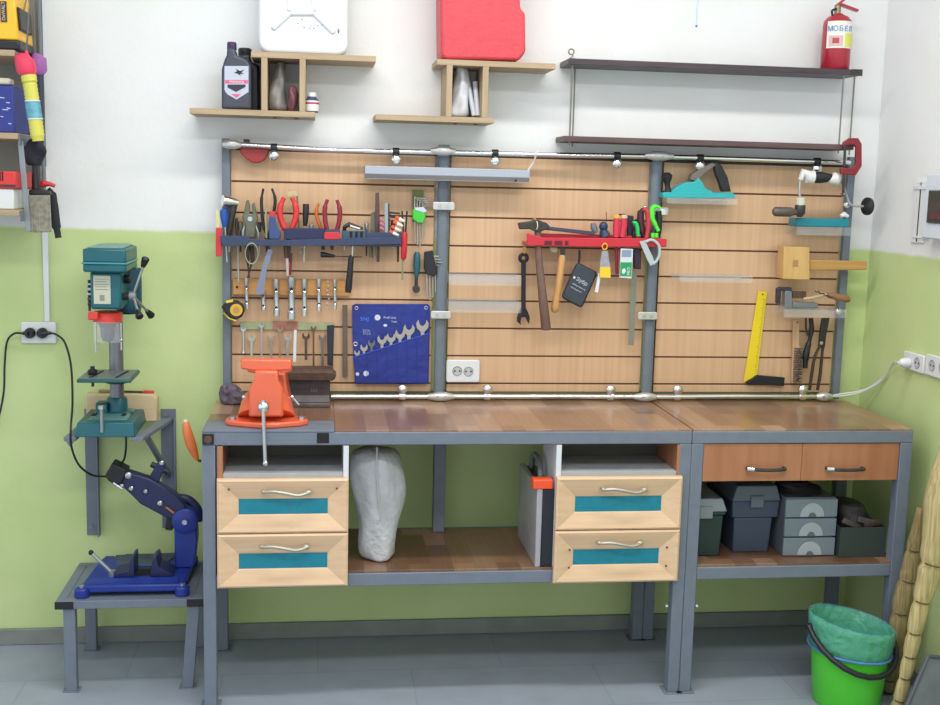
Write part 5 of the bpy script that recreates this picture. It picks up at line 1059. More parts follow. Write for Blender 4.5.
# grinder stand
ZB = ZT+.0005
t = thing('grinder_stand', 'blue cast angle grinder stand with raised tilting arm on the low stool', 'grinder stand', (A(135, 600, -.39).x, -.25, ZB))
B2 = mat('stand_blue', (30, 52, 140), .4, 0, .15, 20); B3 = mat('stand_darkblue', (34, 42, 82), .45, 0, .1, 20)
xa, xb = A(76, 597, -.385).x, A(187, 597, -.385).x; yb2 = -.055
M().prism([(xa+.012, -.375, ZB+.012), (xb-.012, -.375, ZB+.012), (xb-.004, -.20, ZB+.012), (xb-.01, yb2, ZB+.012), (xa+.10, yb2, ZB+.012), (xa+.085, yb2-.02, ZB+.012), (xa+.035, yb2-.02, ZB+.012), (xa+.022, -.16, ZB+.012)], (0, 0, .024)).build('base_plate', B2, t, .005)
M().prism([(xa+.095, -.20, ZB+.0365), (xb-.10, -.20, ZB+.0365), (xb-.06, yb2-.008, ZB+.0365), (xa+.07, yb2-.025, ZB+.0365)], (0, 0, .003)).build('worn_plate', mat('stand_greyblue', (70, 82, 110), .45, .2, .1, 20), t, .001)
for x, y in ((xa+.016, -.372), (xb-.016, -.372), (xb-.02, yb2-.02), (xa+.075, yb2-.03)):
    M().lathe([(.023, 0), (.023, .026), (.018, .031)], (x, y, ZB), n=20).build('foot', B2, t, .002); M().cyl((x, y, ZB+.031), (x, y, ZB+.037), .008, n=6).build('bolt', SILVER, t)
zz = ZB+.0365
M().hull([(xa+.03, -.36, zz), (xb-.03, -.36, zz), (xb-.035, -.33, zz+.007), (xa+.04, -.33, zz+.007), (xa+.03, -.33, zz), (xb-.03, -.33, zz)], [(0, 1, 2, 3), (0, 3, 4), (1, 5, 2), (3, 2, 5, 4), (0, 4, 5, 1)]).build('front_ridge', B2, t)
M().prism([(xa+.10, -.30, zz), (xa+.165, -.30, zz), (xa+.165, -.30, zz+.068), (xa+.155, -.30, zz+.062), (xa+.145, -.30, zz+.02), (xa+.10, -.30, zz+.012)], (0, .09, 0)).build('clamp_jaw', B3, t, .002)
M().prism([(xa+.215, -.30, zz), (xa+.29, -.30, zz), (xa+.275, -.30, zz+.014), (xa+.242, -.30, zz+.03), (xa+.235, -.30, zz+.066), (xa+.222, -.30, zz+.058)], (0, .09, 0)).build('clamp_jaw', B3, t, .002)
M().box(xa+.166, xa+.214, -.285, -.225, zz, zz+.003).build('slot', BLACKM, t)
p, q = A(112, 568, -.29), A(91, 552.5, -.29); q2 = Vector((p.x, -.29, zz+.012)); M().cyl(q2, q, .006).build('lever', mat('lever_pale', (170, 178, 176), .35, .6), t); M().ball(q, .0085).build('lever_knob', BLACK, t); M().cyl((p.x, -.29, zz), (p.x, -.29, zz+.02), .012, n=6).build('nut', SILVER, t)
YA = -.19
M().prism([A(x, y, YA-.03) if y < 560 else Vector((A(x, y, YA-.03).x, YA-.03, zz)) for x, y in ((174, 529), (180, 520), (196, 520), (197, 540), (194, 570), (175, 570))], (0, .065, 0)).build('column', B2, t, .005)
p = A(186.5, 517.5, YA); M().lathe([(.036, 0), (.042, .004), (.042, .05), (.036, .054)], p+Vector((0, -.05, 0)), (0, 1, 0), 28).build('pivot_hub', B2, t); M().lathe([(.008, 0), (.009, .004), (.005, .008)], p+Vector((0, -.058, 0)), (0, 1, 0)).build('hub_bolt', SILVER, t)
M().tube(curve([A(176, 498, YA+.02), A(188, 500, YA+.02), A(197, 509, YA+.02), A(199, 521, YA+.02)]), .016, 12).build('spring_guard', B3, t)
M().pp([(118, 466), (128, 472), (150, 479), (176, 495), (186, 506), (178, 522), (166, 518), (140, 504), (131, 495), (119, 484)], YA-.035, YA+.01).build('arm', B3, t, .005)
M().pp([(112, 463), (127.5, 470.5), (122, 483), (117, 487), (108, 481), (104.5, 476)], YA-.045, YA+.02).build('arm_end', BLACK, t, .005)
M().pp([(147, 481), (157, 463), (166, 465), (157, 486)], YA-.02, YA+.005).build('clamp_post', B3, t, .003)
M().tube([A(151, 464, YA-.01), A(168, 472, YA-.01)], .010, 12).build('clamp_bar', BLACK, t)
for x, y, r in ((161.5, 463.5, .008), (128, 476, .011), (145.5, 492, .007), (160, 504, .009), (121, 487, .009), (131, 489, .008)): p = A(x, y, YA-.046); M().lathe([(r, 0), (r, .004), (r*.6, .007)], p+Vector((0, .008, 0)), (0, -1, 0), 14).build('bolt', SILVER, t)
M().cyl(A(113, 483, YA-.05), A(122, 489, YA-.05), .0045).build('clamp_screw', SILVER, t); M().cyl(A(166, 507, YA-.04), A(174, 513, YA-.04), .0055).build('adjust_screw', mat('copperish', (170, 130, 110), .35, .7), t)
M().pp([(166, 517), (173, 519), (172, 531), (165, 530)], YA-.01, YA+.02).build('stop_block', BLACK, t, .003)
# wall bracket
zA = .80
t = thing('wall_bracket', 'grey steel wall bracket with two arms carrying the drill press', 'bracket', (A(130, 440, 0).x, -.15, .39))
BX = []
for (xt, xw, yb_, wd) in ((70, 91.5, 535, .045), (137.5, 168.5, 528, .05)):
    p = A(xt, 437, -.31); q = A(xw, 430, -.005); x = q.x; zb_ = A(xw, yb_, -.005).z; x = (p.x+q.x)/2 if False else q.x
    M().box(x-wd/2, x+wd/2, -.006, -.001, zb_, zA+.03).build('wall_flange', STEELD, t, .001); M().box(x+wd/2-.005, x+wd/2, -.03, -.006, zb_, zA+.0).build('wall_flange_rib', STEEL, t, .001)
    M().hull([(p.x-.018, -.315, zA-.012), (p.x+.018, -.315, zA-.012), (x+.018, -.0065, zA-.012), (x-.018, -.0065, zA-.012), (p.x-.018, -.315, zA), (p.x+.018, -.315, zA), (x+.018, -.0065, zA), (x-.018, -.0065, zA)], [(0, 3, 2, 1), (4, 5, 6, 7), (0, 1, 5, 4), (1, 2, 6, 5), (2, 3, 7, 6), (3, 0, 4, 7)]).build('arm', STEEL, t, .001)
    if wd > .046: M().bar((p.x+.02*.6, -.22, zA-.013), (x, -.012, zA-.20), .016, .016, (1, 0, 0)).build('brace', STEELD, t, .001)
    else: M().hull([(p.x-.02, -.316, zA-.001), (p.x+.02, -.316, zA-.001), (p.x, -.316, zA-.03), (p.x-.02, -.29, zA-.001), (p.x+.02, -.29, zA-.001), (p.x, -.29, zA-.03)], [(0, 1, 2), (3, 5, 4), (0, 3, 4, 1), (1, 4, 5, 2), (2, 5, 3, 0)]).build('gusset', STEELD, t, .001)
    for z in ((zA+.012), zb_+.03): M().cyl((x-.008, -.006, z), (x-.008, -.011, z), .008, n=10).build('bolt', STEEL, t)
# board and small tools behind the drill
x0, x1 = A(86.5, 400, -.06).x, A(157, 400, -.06).x
t = thing('wooden_box', 'pale wooden block standing behind the base of the drill press', 'block', ((x0+x1)/2, -.04, zA))
M().prism([(x0, -.07, zA+.0005), (x1, -.07, zA+.0005), (x1, -.07, A(120, 399, -.07).z), (x1-.012, -.07, A(120, 394.5, -.07).z), (x0, -.07, A(120, 394.5, -.07).z)], (0, .055, 0)).build('body', wood('pale_block_wood', (206, 184, 140), (218, 198, 158), (2, 30, 30), .5), t, .003)
zk = A(120, 394.5, -.07).z
t = thing('pliers', 'small tool with red grips lying on top of the pale wooden block', 'pliers', (A(135, 392, -.05).x, -.045, zk))
M().tube([A(143.5, 392, -.045), A(154, 392.5, -.045)], .0062, 10).build('red_grip', RED, t); M().tube([A(99, 391, -.045), A(120, 391.5, -.045), A(143, 392, -.045)], .0035, 8).build('shaft', DARKS, t); M().tube([A(99, 391, -.045), A(111, 391.3, -.045)], .0055, 8).build('ferrule', mat('ferrule_brown', (150, 130, 108), .5), t)
# drill press
ZD = zA+.0005; YD0, YD1 = -.315, -.075
xb0, xb1 = A(74, 430, YD0).x, A(135, 430, YD0).x; xc = (xb0+xb1)/2; xcol = A(116.5, 365, -.16).x
t = thing('drill_press', 'small teal bench drill press with grey column on the wall bracket', 'drill press', (xc, -.2, ZD))
drillp = t
GT = mat('drill_teal_reflection', (96, 138, 132), .4, 0, .08, 15)  # drill teal with a greyish reflection painted in, for upward faces
def frus(x0, x1, y0, y1, z0, X0, X1, Y0, Y1, z1, name, mt, par=None, bev=.003, **k):
    return M().hull([(x0, y0, z0), (x1, y0, z0), (x1, y1, z0), (x0, y1, z0), (X0, Y0, z1), (X1, Y0, z1), (X1, Y1, z1), (X0, Y1, z1)], [(0, 3, 2, 1), (4, 5, 6, 7), (0, 1, 5, 4), (1, 2, 6, 5), (2, 3, 7, 6), (3, 0, 4, 7)]).build(name, mt, par or t, bev, **k)
zbt = ZD+.045
frus(xb0, xb1, YD0, YD1, ZD, xb0+.008, xb1-.006, YD0+.008, YD1-.01, zbt, 'base', GREEND)
frus(xb0+.03, xb1-.03, YD0+.04, YD1-.02, zbt+.0002, xb0+.045, xb1-.04, YD0+.055, YD1-.03, zbt+.008, 'base_deck', GT)
for x in (xb0+.045, xb1-.048): M().box(x-.007, x+.007, YD0+.075, YD0+.11, zbt+.0085, zbt+.0095).build('slot', BLACKM, t)
M().lathe([(.05, zbt), (.05, zbt+.006), (.034, zbt+.012), (.032, zbt+.05), (.027, zbt+.056)], (xcol, -.16, 0), n=28).build('column_collar', GREEND, t)
M().box(xcol-.062, xcol-.025, -.20, -.15, zbt+.004, zbt+.042).build('collar_block', GREEND, t, .004)
zh = A(116, 315, -.16).z
M().cyl((xcol, -.16, zbt+.05), (xcol, -.16, zh+.01), .0225, n=28).build('column', mat('column_grey', (128, 130, 138), .35, .6, .08, 20), t)
p = A(101.5, 409, YD0-.004); M().cyl((p.x, YD0-.004, A(101, 432, YD0).z), (p.x, YD0-.004, p.z), .0055).build('clamp_bolt', mat('bolt_grey', (150, 160, 162), .35, .6), t); M().cyl(p, p+Vector((0, 0, .010)), .011, n=6).build('bolt_head', SILVER, t)
# table
zt1 = A(105, 382, -.345).z; zt1 = A(100, 383, -.34).z
X0, X1 = A(76.5, 383, -.34).x, A(131, 383, -.34).x
M().box(X0, X1, -.34, -.155, zt1, zt1+.011).build('table', mat('table_rim_teal', (34, 88, 88), .4, .1), t, .003)
M().box(X0+.004, X1-.004, -.336, -.159, zt1+.0112, zt1+.013).build('table_top', mat('table_grey', (110, 120, 120), .4, .3, .1, 20), t, .0005)
for x in (X0+.045, X1-.04): M().bar((x-.008, -.32, zt1+.0135), (x+.008, -.19, zt1+.0135), .009, .001, (0, 0, 1)).build('slot', BLACKM, t)
M().tube([(xcol-.0, -.16, zt1-.03), (xcol, -.16, zt1-.002)], [.034, .042], 20).build('table_bracket', mat('bracket_dark', (44, 52, 54), .5), t)
p = A(92.5, 371, -.26); M().lathe([(.013, 0), (.015, .004), (.015, .014), (.007, .018), (.007, .026)], (p.x, -.26, zt1+.0135)).build('wing_nut', BLACK, t); M().cyl((p.x, -.26, zt1-.025), (p.x, -.26, zt1), .0045).build('wing_bolt', DARKS, t)
# head
yh0, yh1 = -.33, -.065
x0, x1 = A(82.5, 260, yh0).x, A(126, 260, yh0).x; z0, z1, zm = A(104, 272.5, yh0).z, A(104, 249, yh0).z, A(104, 263.5, yh0).z
def cover(za, zb, g, name, mt):
    pts = [(x0-g, yh0-g), (x1+g, yh0-g), (x1+g, yh1-.05), (x1-.02, yh1+g), (x0+.03, yh1+g), (x0-g, yh1-.05)]
    return M().prism([(x, y, za) for x, y in pts], (0, 0, zb-za)).build(name, mt, t, .006)
cover(zm+.001, z1, 0, 'pulley_cover', GREEND); cover(z0, zm-.001, 0, 'pulley_cover_base', GREEND); cover(zm-.003, zm+.003, .004, 'cover_seam', mat('seam_teal', (70, 140, 150), .35))
M().prism([(x, y, z1+.0002) for x, y in ((x0+.012, yh0+.012), (x1-.012, yh0+.012), (x1-.012, yh1-.055), (x1-.03, yh1-.01), (x0+.035, yh1-.01), (x0+.012, yh1-.055))], (0, 0, .004)).build('cover_top', GT, t, .003)  # reflection on the cover top, painted as a paler inset
zq0, zq1 = A(104, 310, yh0+.02).z, z0-.0005
xa_, xb_ = A(90, 290, yh0+.03).x, A(121, 290, yh0+.03).x
M().box(xa_, xb_, yh0+.03, yh0+.19, zq0, zq1).build('head_casting', GREEND, t, .008)
xp0, xp1 = A(93.5, 290, yh0+.028).x, A(110.5, 290, yh0+.028).x; zp0, zp1 = A(100, 304, yh0+.028).z, A(100, 275.5, yh0+.028).z
L = M().box(xp0, xp1, yh0+.0275, yh0+.0295, zp0, zp1).build('data_plate', mat('plate_cream', (190, 192, 172), .5), t, .0005)
for i in range(5): M().box(xp0+.005, xp1-.005-.006*(i % 2), yh0+.0269, yh0+.0273, zp1-.012-i*.008, zp1-.010-i*.008).build('print_line', mat('print_olive', (140, 140, 120), .6), L)
M().box(xp0+.018, xp1-.018, yh0+.0269, yh0+.0273, zp0+.01, zp0+.028).build('print_mark', mat('print_olive', (140, 140, 120)), L)
xm_ = A(129, 290, -.14).x; zmo = A(130, 314, -.14).z
M().lathe([(.030, 0), (.038, .008), (.042, .03), (.042, z0-zmo-.001)], (xm_-.004, -.125, zmo), n=28).build('motor', mat('motor_teal', (24, 74, 92), .45), t)
M().lathe([(.014, 0), (.014, .03), (.01, .034)], A(121, 279, yh0+.10), (1, -.2, 0)).build('depth_knob', BLACK, t)
hub = A(131.5, 296, yh0+.06); h0 = A(120, 297, yh0+.07)
M().cyl(h0, hub, .012).build('feed_shaft', DARKS, t); M().cyl(hub-Vector((.006, 0, 0)), hub+Vector((.012, 0, 0)), .015).build('feed_hub', mat('hub_grey', (130, 134, 138), .4, .5), t)
hub += Vector((.004, 0, 0))
for e in (A(143.5, 265, yh0+.04), A(138, 312, yh0-.0), A(148, 312, yh0+.13)):
    d = (e-hub).normalized(); s_ = M().cyl(hub, e, .0042).build('feed_lever', SILVER, t); M().tube([e-d*.006, e+d*.004, e+d*.022, e+d*.026], [.007, .0095, .0125, .009], 14).build('lever_knob', BLACK, s_)
m = M(); x = A(90, 295, yh0+.03).x-.006
M().cyl((x, yh0+.05, A(90, 311, yh0+.05).z), (x, yh0+.05, A(90, 280, yh0+.05).z), .004).build('depth_rod', BLACK, t)
for y in (284, 289, 294, 299, 304): M().cyl((x-.004, yh0+.045, A(90, y, yh0+.05).z), (x+.012, yh0+.045, A(90, y, yh0+.05).z), .0055 if y % 2 else .004, n=10).build('depth_nut', SILVER if y < 296 else DARKS, t)
xg = A(107, 316, yh0+.08).x
M().lathe([(.041, 0), (.045, .004), (.045, .03), (.040, .034)], (xg, yh0+.09, A(107, 322.5, yh0+.08).z), n=28).build('guard_ring', mat('guard_red', (214, 62, 54), .4), t)
M().box(xg-.05, xg-.02, yh0+.035, yh0+.05, A(107, 320, yh0+.04).z, A(107, 312, yh0+.04).z).build('guard_hinge', mat('guard_red', (214, 62, 54)), t, .003)
zc1 = A(107, 323, yh0+.08).z
M().lathe([(.006, -.062), (.016, -.058), (.022, -.045), (.023, -.012), (.027, -.01), (.029, 0)], (xg, yh0+.09, zc1), n=24).build('chuck', mat('chuck_grey', (112, 108, 120), .35, .7), t)
a, b = A(93.5, 322, yh0+.04), A(98, 352, yh0+.04); M().box(a.x, a.x+.003, yh0+.04, yh0+.12, b.z, a.z).build('guard_panel', CLEAR, t); M().box(a.x, xg+.045, yh0+.038, yh0+.0395, b.z+.03, a.z).build('guard_panel', CLEAR, t)
M().cyl((a.x+.006, yh0+.04, b.z), (a.x+.006, yh0+.04, a.z), .003).build('guard_rod', SILVER, t); a = A(121, 323, yh0+.05); M().cyl(a, (a.x, a.y, A(121, 350, yh0+.05).z), .003).build('guard_rod', SILVER, t); M().ball((a.x, a.y, A(121, 340, yh0+.05).z), .006).build('guard_knob', SILVER, t)
# outlet with two plugs, conduit, cords
t = thing('outlet', 'white double wall socket with two black plugs on the green wall at the left', 'socket', A(39, 345, 0))
a, b = A(21, 322, -.012), A(56.5, 343.5, -.012)
M().prism([(x, -.014, z) for x, z in rrect(a.x, b.z, b.x, a.z, .006)], (0, .0135, 0)).build('plate', WHITE, t, .003)
c = A(47.5, 322, -.008); M().box(c.x-.009, c.x+.009, -.012, -.0005, a.z+.001, 1.64).build('conduit', WHITE, t, .002)
def cord(name, lab, pts, r, mt=None, plug=None):
    t = thing(name, lab, 'power cord', pts[0]); M().tube(curve(pts, 8), r, 8).build('cord', mt or BLACK, t)
    if plug: pl = Vector(plug); M().lathe([(.014, -.014), (.0175, -.012), (.0175, 0), (.012, .008)], pl+Vector((0, -.016, 0)), (0, -1, 0)).build('plug', BLACK, t); M().tube([pl+Vector((0, -.026, 0)), pts[0]], [.009, .005], 10).build('plug_tail', BLACK, t)
p1, p2 = A(30.6, 332.7, -.016), A(43, 332.7, -.016)
cord('extension_cable', 'black cord from the left plug running down out of the picture', [A(22, 333.2, -.035), A(14, 333.7, -.03), A(7, 342, -.02), A(4.6, 366, -.02), A(4, 389, -.02), A(0, 412, -.02), A(-8, 440, -.02)], .0035, None, p1)
cord('extension_cable', 'black cord from the right plug, passing the bracket tip to the grinder stand', [A(51, 333, -.035), A(57, 335, -.04), A(65, 343, -.06), A(71, 366, -.12), A(72.5, 402, -.25), A(70.8, 428, -.34), A(71.5, 447, -.33), A(79, 465, -.28), A(92, 475, -.235), A(106, 476.5, -.21)], .0035, None, p2)
M().tube(curve([Vector((A(126, 436, -.2).x, -.2, zA-.002)), A(126, 446, -.2), A(124.5, 458, -.19), A(121, 464, -.185)], 8), .0035, 8).build('power_cord', BLACK, drillp)
# saw handle beside the bench
t = thing('saw', 'hand tool with orange tapered wooden handle hanging at the left end of the workbench', 'saw', A(190, 460, -.36))
hp = [A(185.5, 421.5, -.36), A(185.8, 424, -.36), A(187.5, 433, -.36), A(190.5, 443, -.36), A(193.5, 451, -.36), A(196, 457, -.36), A(197.5, 460, -.36)]
M().tube(hp, [.005, .011, .0155, .0165, .0135, .009, .006], 16).build('handle', mat('handle_orange_wood', (214, 116, 62), .4, 0, .08, 40), t)
M().ball(hp[0], .007).build('pale_tip', mat('tip_pale', (220, 200, 180), .5), t); M().tube([hp[-1], hp[-1]+Vector((.012, .0, -.004))], .0045, 8).build('hook', BLACK, t)
# ================================================================== shelves at the far left
YL = -.30
t = thing('wall_shelf_rack', 'wall rack of three pine boards on grey metal brackets at the left edge', 'shelf', A(5, 215, -.15))
xr_ = -.905
zs3 = []
for (xe, ytop) in ((14.5, 50), (17.5, 133), (19, 210)):
    p = A(xe, ytop, YL); zs3.append(p.z)
    M().box(-1.25, p.x, YL, -.012, p.z-.018, p.z).build('shelf_board', PINE, t, .001)
    M().box(p.x+.0005, p.x+.004, YL+.01, -.004, p.z-.035, p.z-.004).build('side_rail', STEELD, t)
M().box(xr_+.006, xr_+.012, -.04, -.004, zs3[2]-.03, 2.2).build('upright', STEELD, t, .001); M().box(-1.22, xr_+.012, -.010, -.002, zs3[2], 2.2).build('rear_sheet', mat('rack_wall_shade', (136, 136, 130), .6), t)  # grey sheet paints the shade on the wall behind the boards
M().bar(A(20.5, 141, -.27), A(28.5, 231, -.24), .016, .004).build('front_strip', mat('strip_grey', (150, 156, 160), .45, .4), t, .001)
for (a_, b_, lb) in ((A(20, 28, -.22), A(27.5, -6, -.2), 1), ): M().cyl(a_, b_, .0025, n=6).build('hanging_wire', ROD, t)
def sbox(name, label, cat, px0, px1, y0, zb, Yf, d, mt, bev=.004):
    a, b = A(px0, y0, Yf), A(px1, y0, Yf); t = thing(name, label, cat, ((a.x+b.x)/2, Yf+d/2, zb+.0005)); M().box(a.x, b.x, Yf, Yf+d, zb+.0005, a.z).build('body', mt, t, bev); return t, a, b
# yellow power tool case
t = thing('power_tool_case', 'yellow and black power tool on the top board at the left edge', 'power tool', A(5, 50, -.2))
zb = zs3[0]+.0005; a, b = A(-25, 0, YL+.005), A(17, 0, YL+.005); zt = A(5, -14, YL).z; z1 = A(5, 39.5, YL).z
M().box(a.x, b.x+.004, YL+.002, -.10, zb, z1).build('black_base', BLACK, t, .006)
M().hull([(a.x, YL+.01, z1), (b.x, YL+.01, z1), (b.x, -.11, z1), (a.x, -.11, z1), (a.x, YL+.01, zt), (b.x-.01, YL+.01, zt), (b.x-.01, -.11, zt), (a.x, -.11, zt)], [(0, 3, 2, 1), (4, 5, 6, 7), (0, 1, 5, 4), (1, 2, 6, 5), (2, 3, 7, 6), (3, 0, 4, 7)]).build('yellow_body', mat('tool_yellow', (240, 186, 50), .45), t, .006)
M().pb(0, 1, 7, 22, YL+.007, YL+.009).build('logo_plate', mat('plate_purpleblack', (62, 46, 56), .4), t); text('DeWALT', 'print_text', A(5.2, 20.5, YL+.0065), .0135, mat('print_cream', (210, 196, 170), .5), t, ry=-PI/2)
M().hull([(b.x+.0005, YL+.02, z1+.03), (b.x+.006, YL+.02, z1+.035), (b.x+.006, -.14, z1+.035), (b.x+.0005, -.14, z1+.03), (b.x-.004, YL+.02, z1+.10), (b.x+.003, YL+.02, z1+.095), (b.x+.003, -.14, z1+.095), (b.x-.004, -.14, z1+.10)], [(0, 3, 2, 1), (4, 5, 6, 7), (0, 1, 5, 4), (1, 2, 6, 5), (2, 3, 7, 6), (3, 0, 4, 7)]).build('side_grip', BLACK, t, .002)
t, a, b = sbox('carton', 'dark blue box with pale flecks on the middle board at the left edge', 'box', -25, 13.5, 84.5, zs3[1], YL+.015, .2, mat('box_blue', (42, 54, 132), .5, 0, .1, 20))
FL = mat('fleck_pale', (190, 196, 220), .5)
for x, y, s_ in ((2, 97, 2.4), (8, 102, 1.8), (5.5, 109, 3), (8.5, 107.5, 2), (2, 116, 1.4), (10, 123, 1.6)): M().pp([(x-s_/1, y), (x+s_, y+.5), (x+s_*.9, y+1.3), (x-s_, y+.9)], YL+.0144, YL+.0148).build('print_fleck', FL, t)
t, a, b = sbox('small_pot', 'small white-topped pot standing on the dark blue box', 'pot', -4, 10, 77.5, A(5, 84.5, YL+.015).z, YL+.03, .05, mat('pot_cream', (214, 206, 188), .5), .006)
t, a, b = sbox('carton', 'flat white box on the lowest board at the left edge', 'box', -25, 13.5, 188, zs3[2], YL+.01, .2, mat('box_white', (214, 216, 214), .5)); zw = a.z
t, a, b = sbox('carton', 'red box with black marks lying on the flat white box', 'box', -25, 15.5, 170.5, zw, YL+.005, .2, mat('box_red', (212, 56, 52), .5))
for x in (-1, 1.6): M().pb(x, 171.5, x+1.8, 181, YL+.0042, YL+.0048).build('print_mark', BLACKM, t)
M().pb(-25, 183.8, 15.7, 187, YL+.0035, YL+.0046).build('dark_rim', DARKS, t)
# hanging toy-like torches and brushes
t = thing('bubble_tube', 'yellow ribbed tube with pink cap hanging at the end of the left rack', 'tube', A(33, 142, -.2)); Y = -.29
M().tube([A(26.5, 50, Y), A(26.5, 53.5, Y), A(26, 55, Y), A(24, 59, Y), A(24.5, 60.5, Y), A(26.8, 71, Y), A(27.5, 75, Y)], [.003, .006, .016, .028, .029, .029, .023], 22).build('pink_cap', mat('cap_pink', (226, 60, 92), .4), t)
P = []; R = []
for i in range(33):
    f = i/32; x = 28.5+(38.3-28.5)*f; y = 75+(141-75)*f; P.append(A(x, y, Y)); R.append((.0215 if f < .12 else .0195)+.0018*(i % 2) if f < .95 else .017)
M().tube(P, R, 22).build('ribbed_tube', mat('tube_yellow', (206, 202, 86), .45), t)
M().tube([A(32.2, 101, Y), A(34.9, 119, Y)], .0222, 22).build('label_sleeve', mat('sleeve_tealblue', (96, 158, 176), .45, 0, .3, 60), t, label='blue-green printed sleeve')
for y in (101, 119): x = 28.5+9.8*(y-75)/66; M().tube([A(x, y-.6, Y), A(x+.1, y+.6, Y)], .0226, 22).build('sleeve_edge', WHITE, t)
M().cyl(A(26.3, 53, Y), A(31, -12, -.335), .0028, n=6).build('hanging_string', ROD, t)
t = thing('bubble_tube', 'dark tube with purple cap hanging behind the yellow ribbed tube', 'tube', A(40, 100, -.1)); Y = -.13
M().tube([A(35, 53, Y), A(35, 56, Y), A(38, 60, Y), A(39, 71, Y), A(39.5, 75, Y)], [.006, .016, .026, .025, .015], 20).build('purple_cap', mat('cap_purple', (164, 100, 170), .45), t)
M().tube([A(40, 73, Y), A(40.5, 100, Y), A(41, 138, Y)], [.011, .010, .011], 12).build('dark_tube', mat('tube_darkblue', (52, 58, 78), .4), t); M().cyl(A(35, 54, Y), A(32.3, -10, Y), .0028, n=6).build('hanging_string', ROD, t)
crumple('gloves', 'black crumpled gloves hanging under the yellow ribbed tube', 'gloves', (A(35, 160, -.2).x, -.2, A(35, 166, -.2).z), (.065, .05, .085), mat('gloves_black', (40, 40, 50), .8, 0, .4, 40), 31, .3)
t = thing('bench_brush', 'hand brush with black handle and grey-beige bristles hanging below the left rack', 'brush', A(38, 232, -.2)); Y = -.2
M().tube([A(35, 148, Y), A(35, 165, Y), A(35.2, 178, Y), A(36, 192, Y)], [.006, .009, .010, .013], 12).build('handle', BLACK, t)
M().pp([(28.5, 190), (36, 188.5), (49, 191), (50, 195), (28.5, 195)], Y-.02, Y+.015).build('brush_back', BLACK, t, .004)
m = M(); rr = random.Random(6)
for i in range(26):
    for j in range(4):
        x = 29.2+i*.8; p = A(x, 195, Y-.016+j*.009); q = A(x+1.6+rr.uniform(-.5, .5), 231+rr.uniform(-1.5, 1.5), Y-.018+j*.011); m.tube([p, q], .0026, 4)
g = m.build('bristles', mat('bristle_beige', (150, 146, 132), .8, 0, .3, 60), t); g['kind'] = 'stuff'
t = thing('dust_brush', 'long dark drooping brush hanging beside the grey-beige bristles', 'brush', A(56, 238, -.15)); Y = -.15
path([(48, 189), (52, 194), (54, 208), (56, 224), (58.5, 238)], Y, [.008, .013, .014, .014, .010], 5, 10).build('dark_bristles', mat('brush_black', (38, 40, 44), .8), t)
t = thing('red_clip', 'small red plastic clip above the dark brush at the left', 'clip', A(48, 184, -.17))
M().tube([A(40, 186, -.17), A(44, 183.5, -.17), A(50, 184, -.17), A(55, 186, -.17)], [.008, .012, .007, .006], 10).build('body', RED, t)
# ================================================================== right wall
def onwall(px0, py0, px1, py1, d):
    a, b = AX(px0, py0, XW-d), AX(px1, py1, XW-d); return (XW-d, XW-.0005, min(a.y, b.y), max(a.y, b.y), min(a.z, b.z), max(a.z, b.z))
def wbox(name, px, d, mt, par, bev=.003, off=0): q = onwall(*px, d); return M().box(q[0], q[1]-off, *q[2:]).build(name, mt, par, bev)
def rsock(t, px, py, d):
    c = AX(px, py, XW-d); M().ring(c, .017, .0018, (1, 0, 0)).build('socket_rim', mat('rim_grey', (150, 152, 154)), t); M().cyl(c, c+Vector((.001, 0, 0)), .0165).build('socket_face', mat('face_grey', (186, 188, 188)), t)
    for dy in (-.009, .009): M().cyl(c+Vector((-.0006, dy, 0)), c+Vector((.0004, dy, 0)), .0035, n=10).build('pin_hole', BLACKM, t)
t = thing('outlet', 'white wall socket on the right wall with a white plug in it', 'socket', AX(913, 376, XW)); wbox('plate', (904, 350.5, 922.5, 374), .014, WHITE, t)
c = AX(912.5, 362.5, XW-.014); rsock(t, 917, 363, .0145)
t = thing('extension_cable', 'white plug and twin white cord drooping from the right wall socket to the worktop corner', 'power cord', c)
M().lathe([(.016, 0), (.017, .004), (.015, .026), (.008, .036)], AX(909, 362.5, XW-.0165), (-1, -.1, 0)).build('plug', WHITE, t)
e = AX(909, 362.5, XW-.0165)+Vector((-.04, -.004, 0))
for k in range(2): M().tube(curve([e, A(893, 365-k*2, -.28), A(884, 376+k*2, -.2), A(872, 386+k, -.15), A(858, 391.5+k*1.5, -.11), A(841, 394+k*2, -.088), A(829, 396.5, -.088)], 6), .003, 8).build('cord', mat('cord_white', (214, 218, 212), .5), t)
t = thing('outlet', 'white double wall socket at the right picture edge on the right wall', 'socket', AX(935, 380, XW)); wbox('plate', (926, 353.5, 949, 382), .014, WHITE, t); rsock(t, 932, 365.5, .0145); rsock(t, 942, 368, .0145)
t = thing('fuse_box', 'white electrical box with dark smoked window on the right wall', 'electrical box', AX(935, 241, XW)); wbox('case', (926.5, 174, 960, 242), .05, mat('fuse_white', (208, 216, 224), .4), t, .005)
q = onwall(928.5, 190, 956, 225, .056); M().box(q[0], XW-.0502, *q[2:]).build('window', mat('smoked_window', (54, 58, 58), .15), t, .008)
q = onwall(930.5, 213, 950, 220, .0572); M().box(q[0], XW-.0562, *q[2:]).build('breaker_row', mat('breaker_maroon', (96, 48, 52), .4), t)
t = thing('conduit_frame', 'thin white plastic cable duct beside the electrical box', 'duct', AX(918, 244, XW))
for px in ((914.5, 182, 917, 243), (920.5, 182, 922.5, 243)): wbox('duct', px, .008, WHITE, t, .001)
for px in ((912.5, 185.5, 926, 189.5), (912.5, 235.5, 926, 239)): wbox('duct_clip', px, .012, WHITE, t, .001)
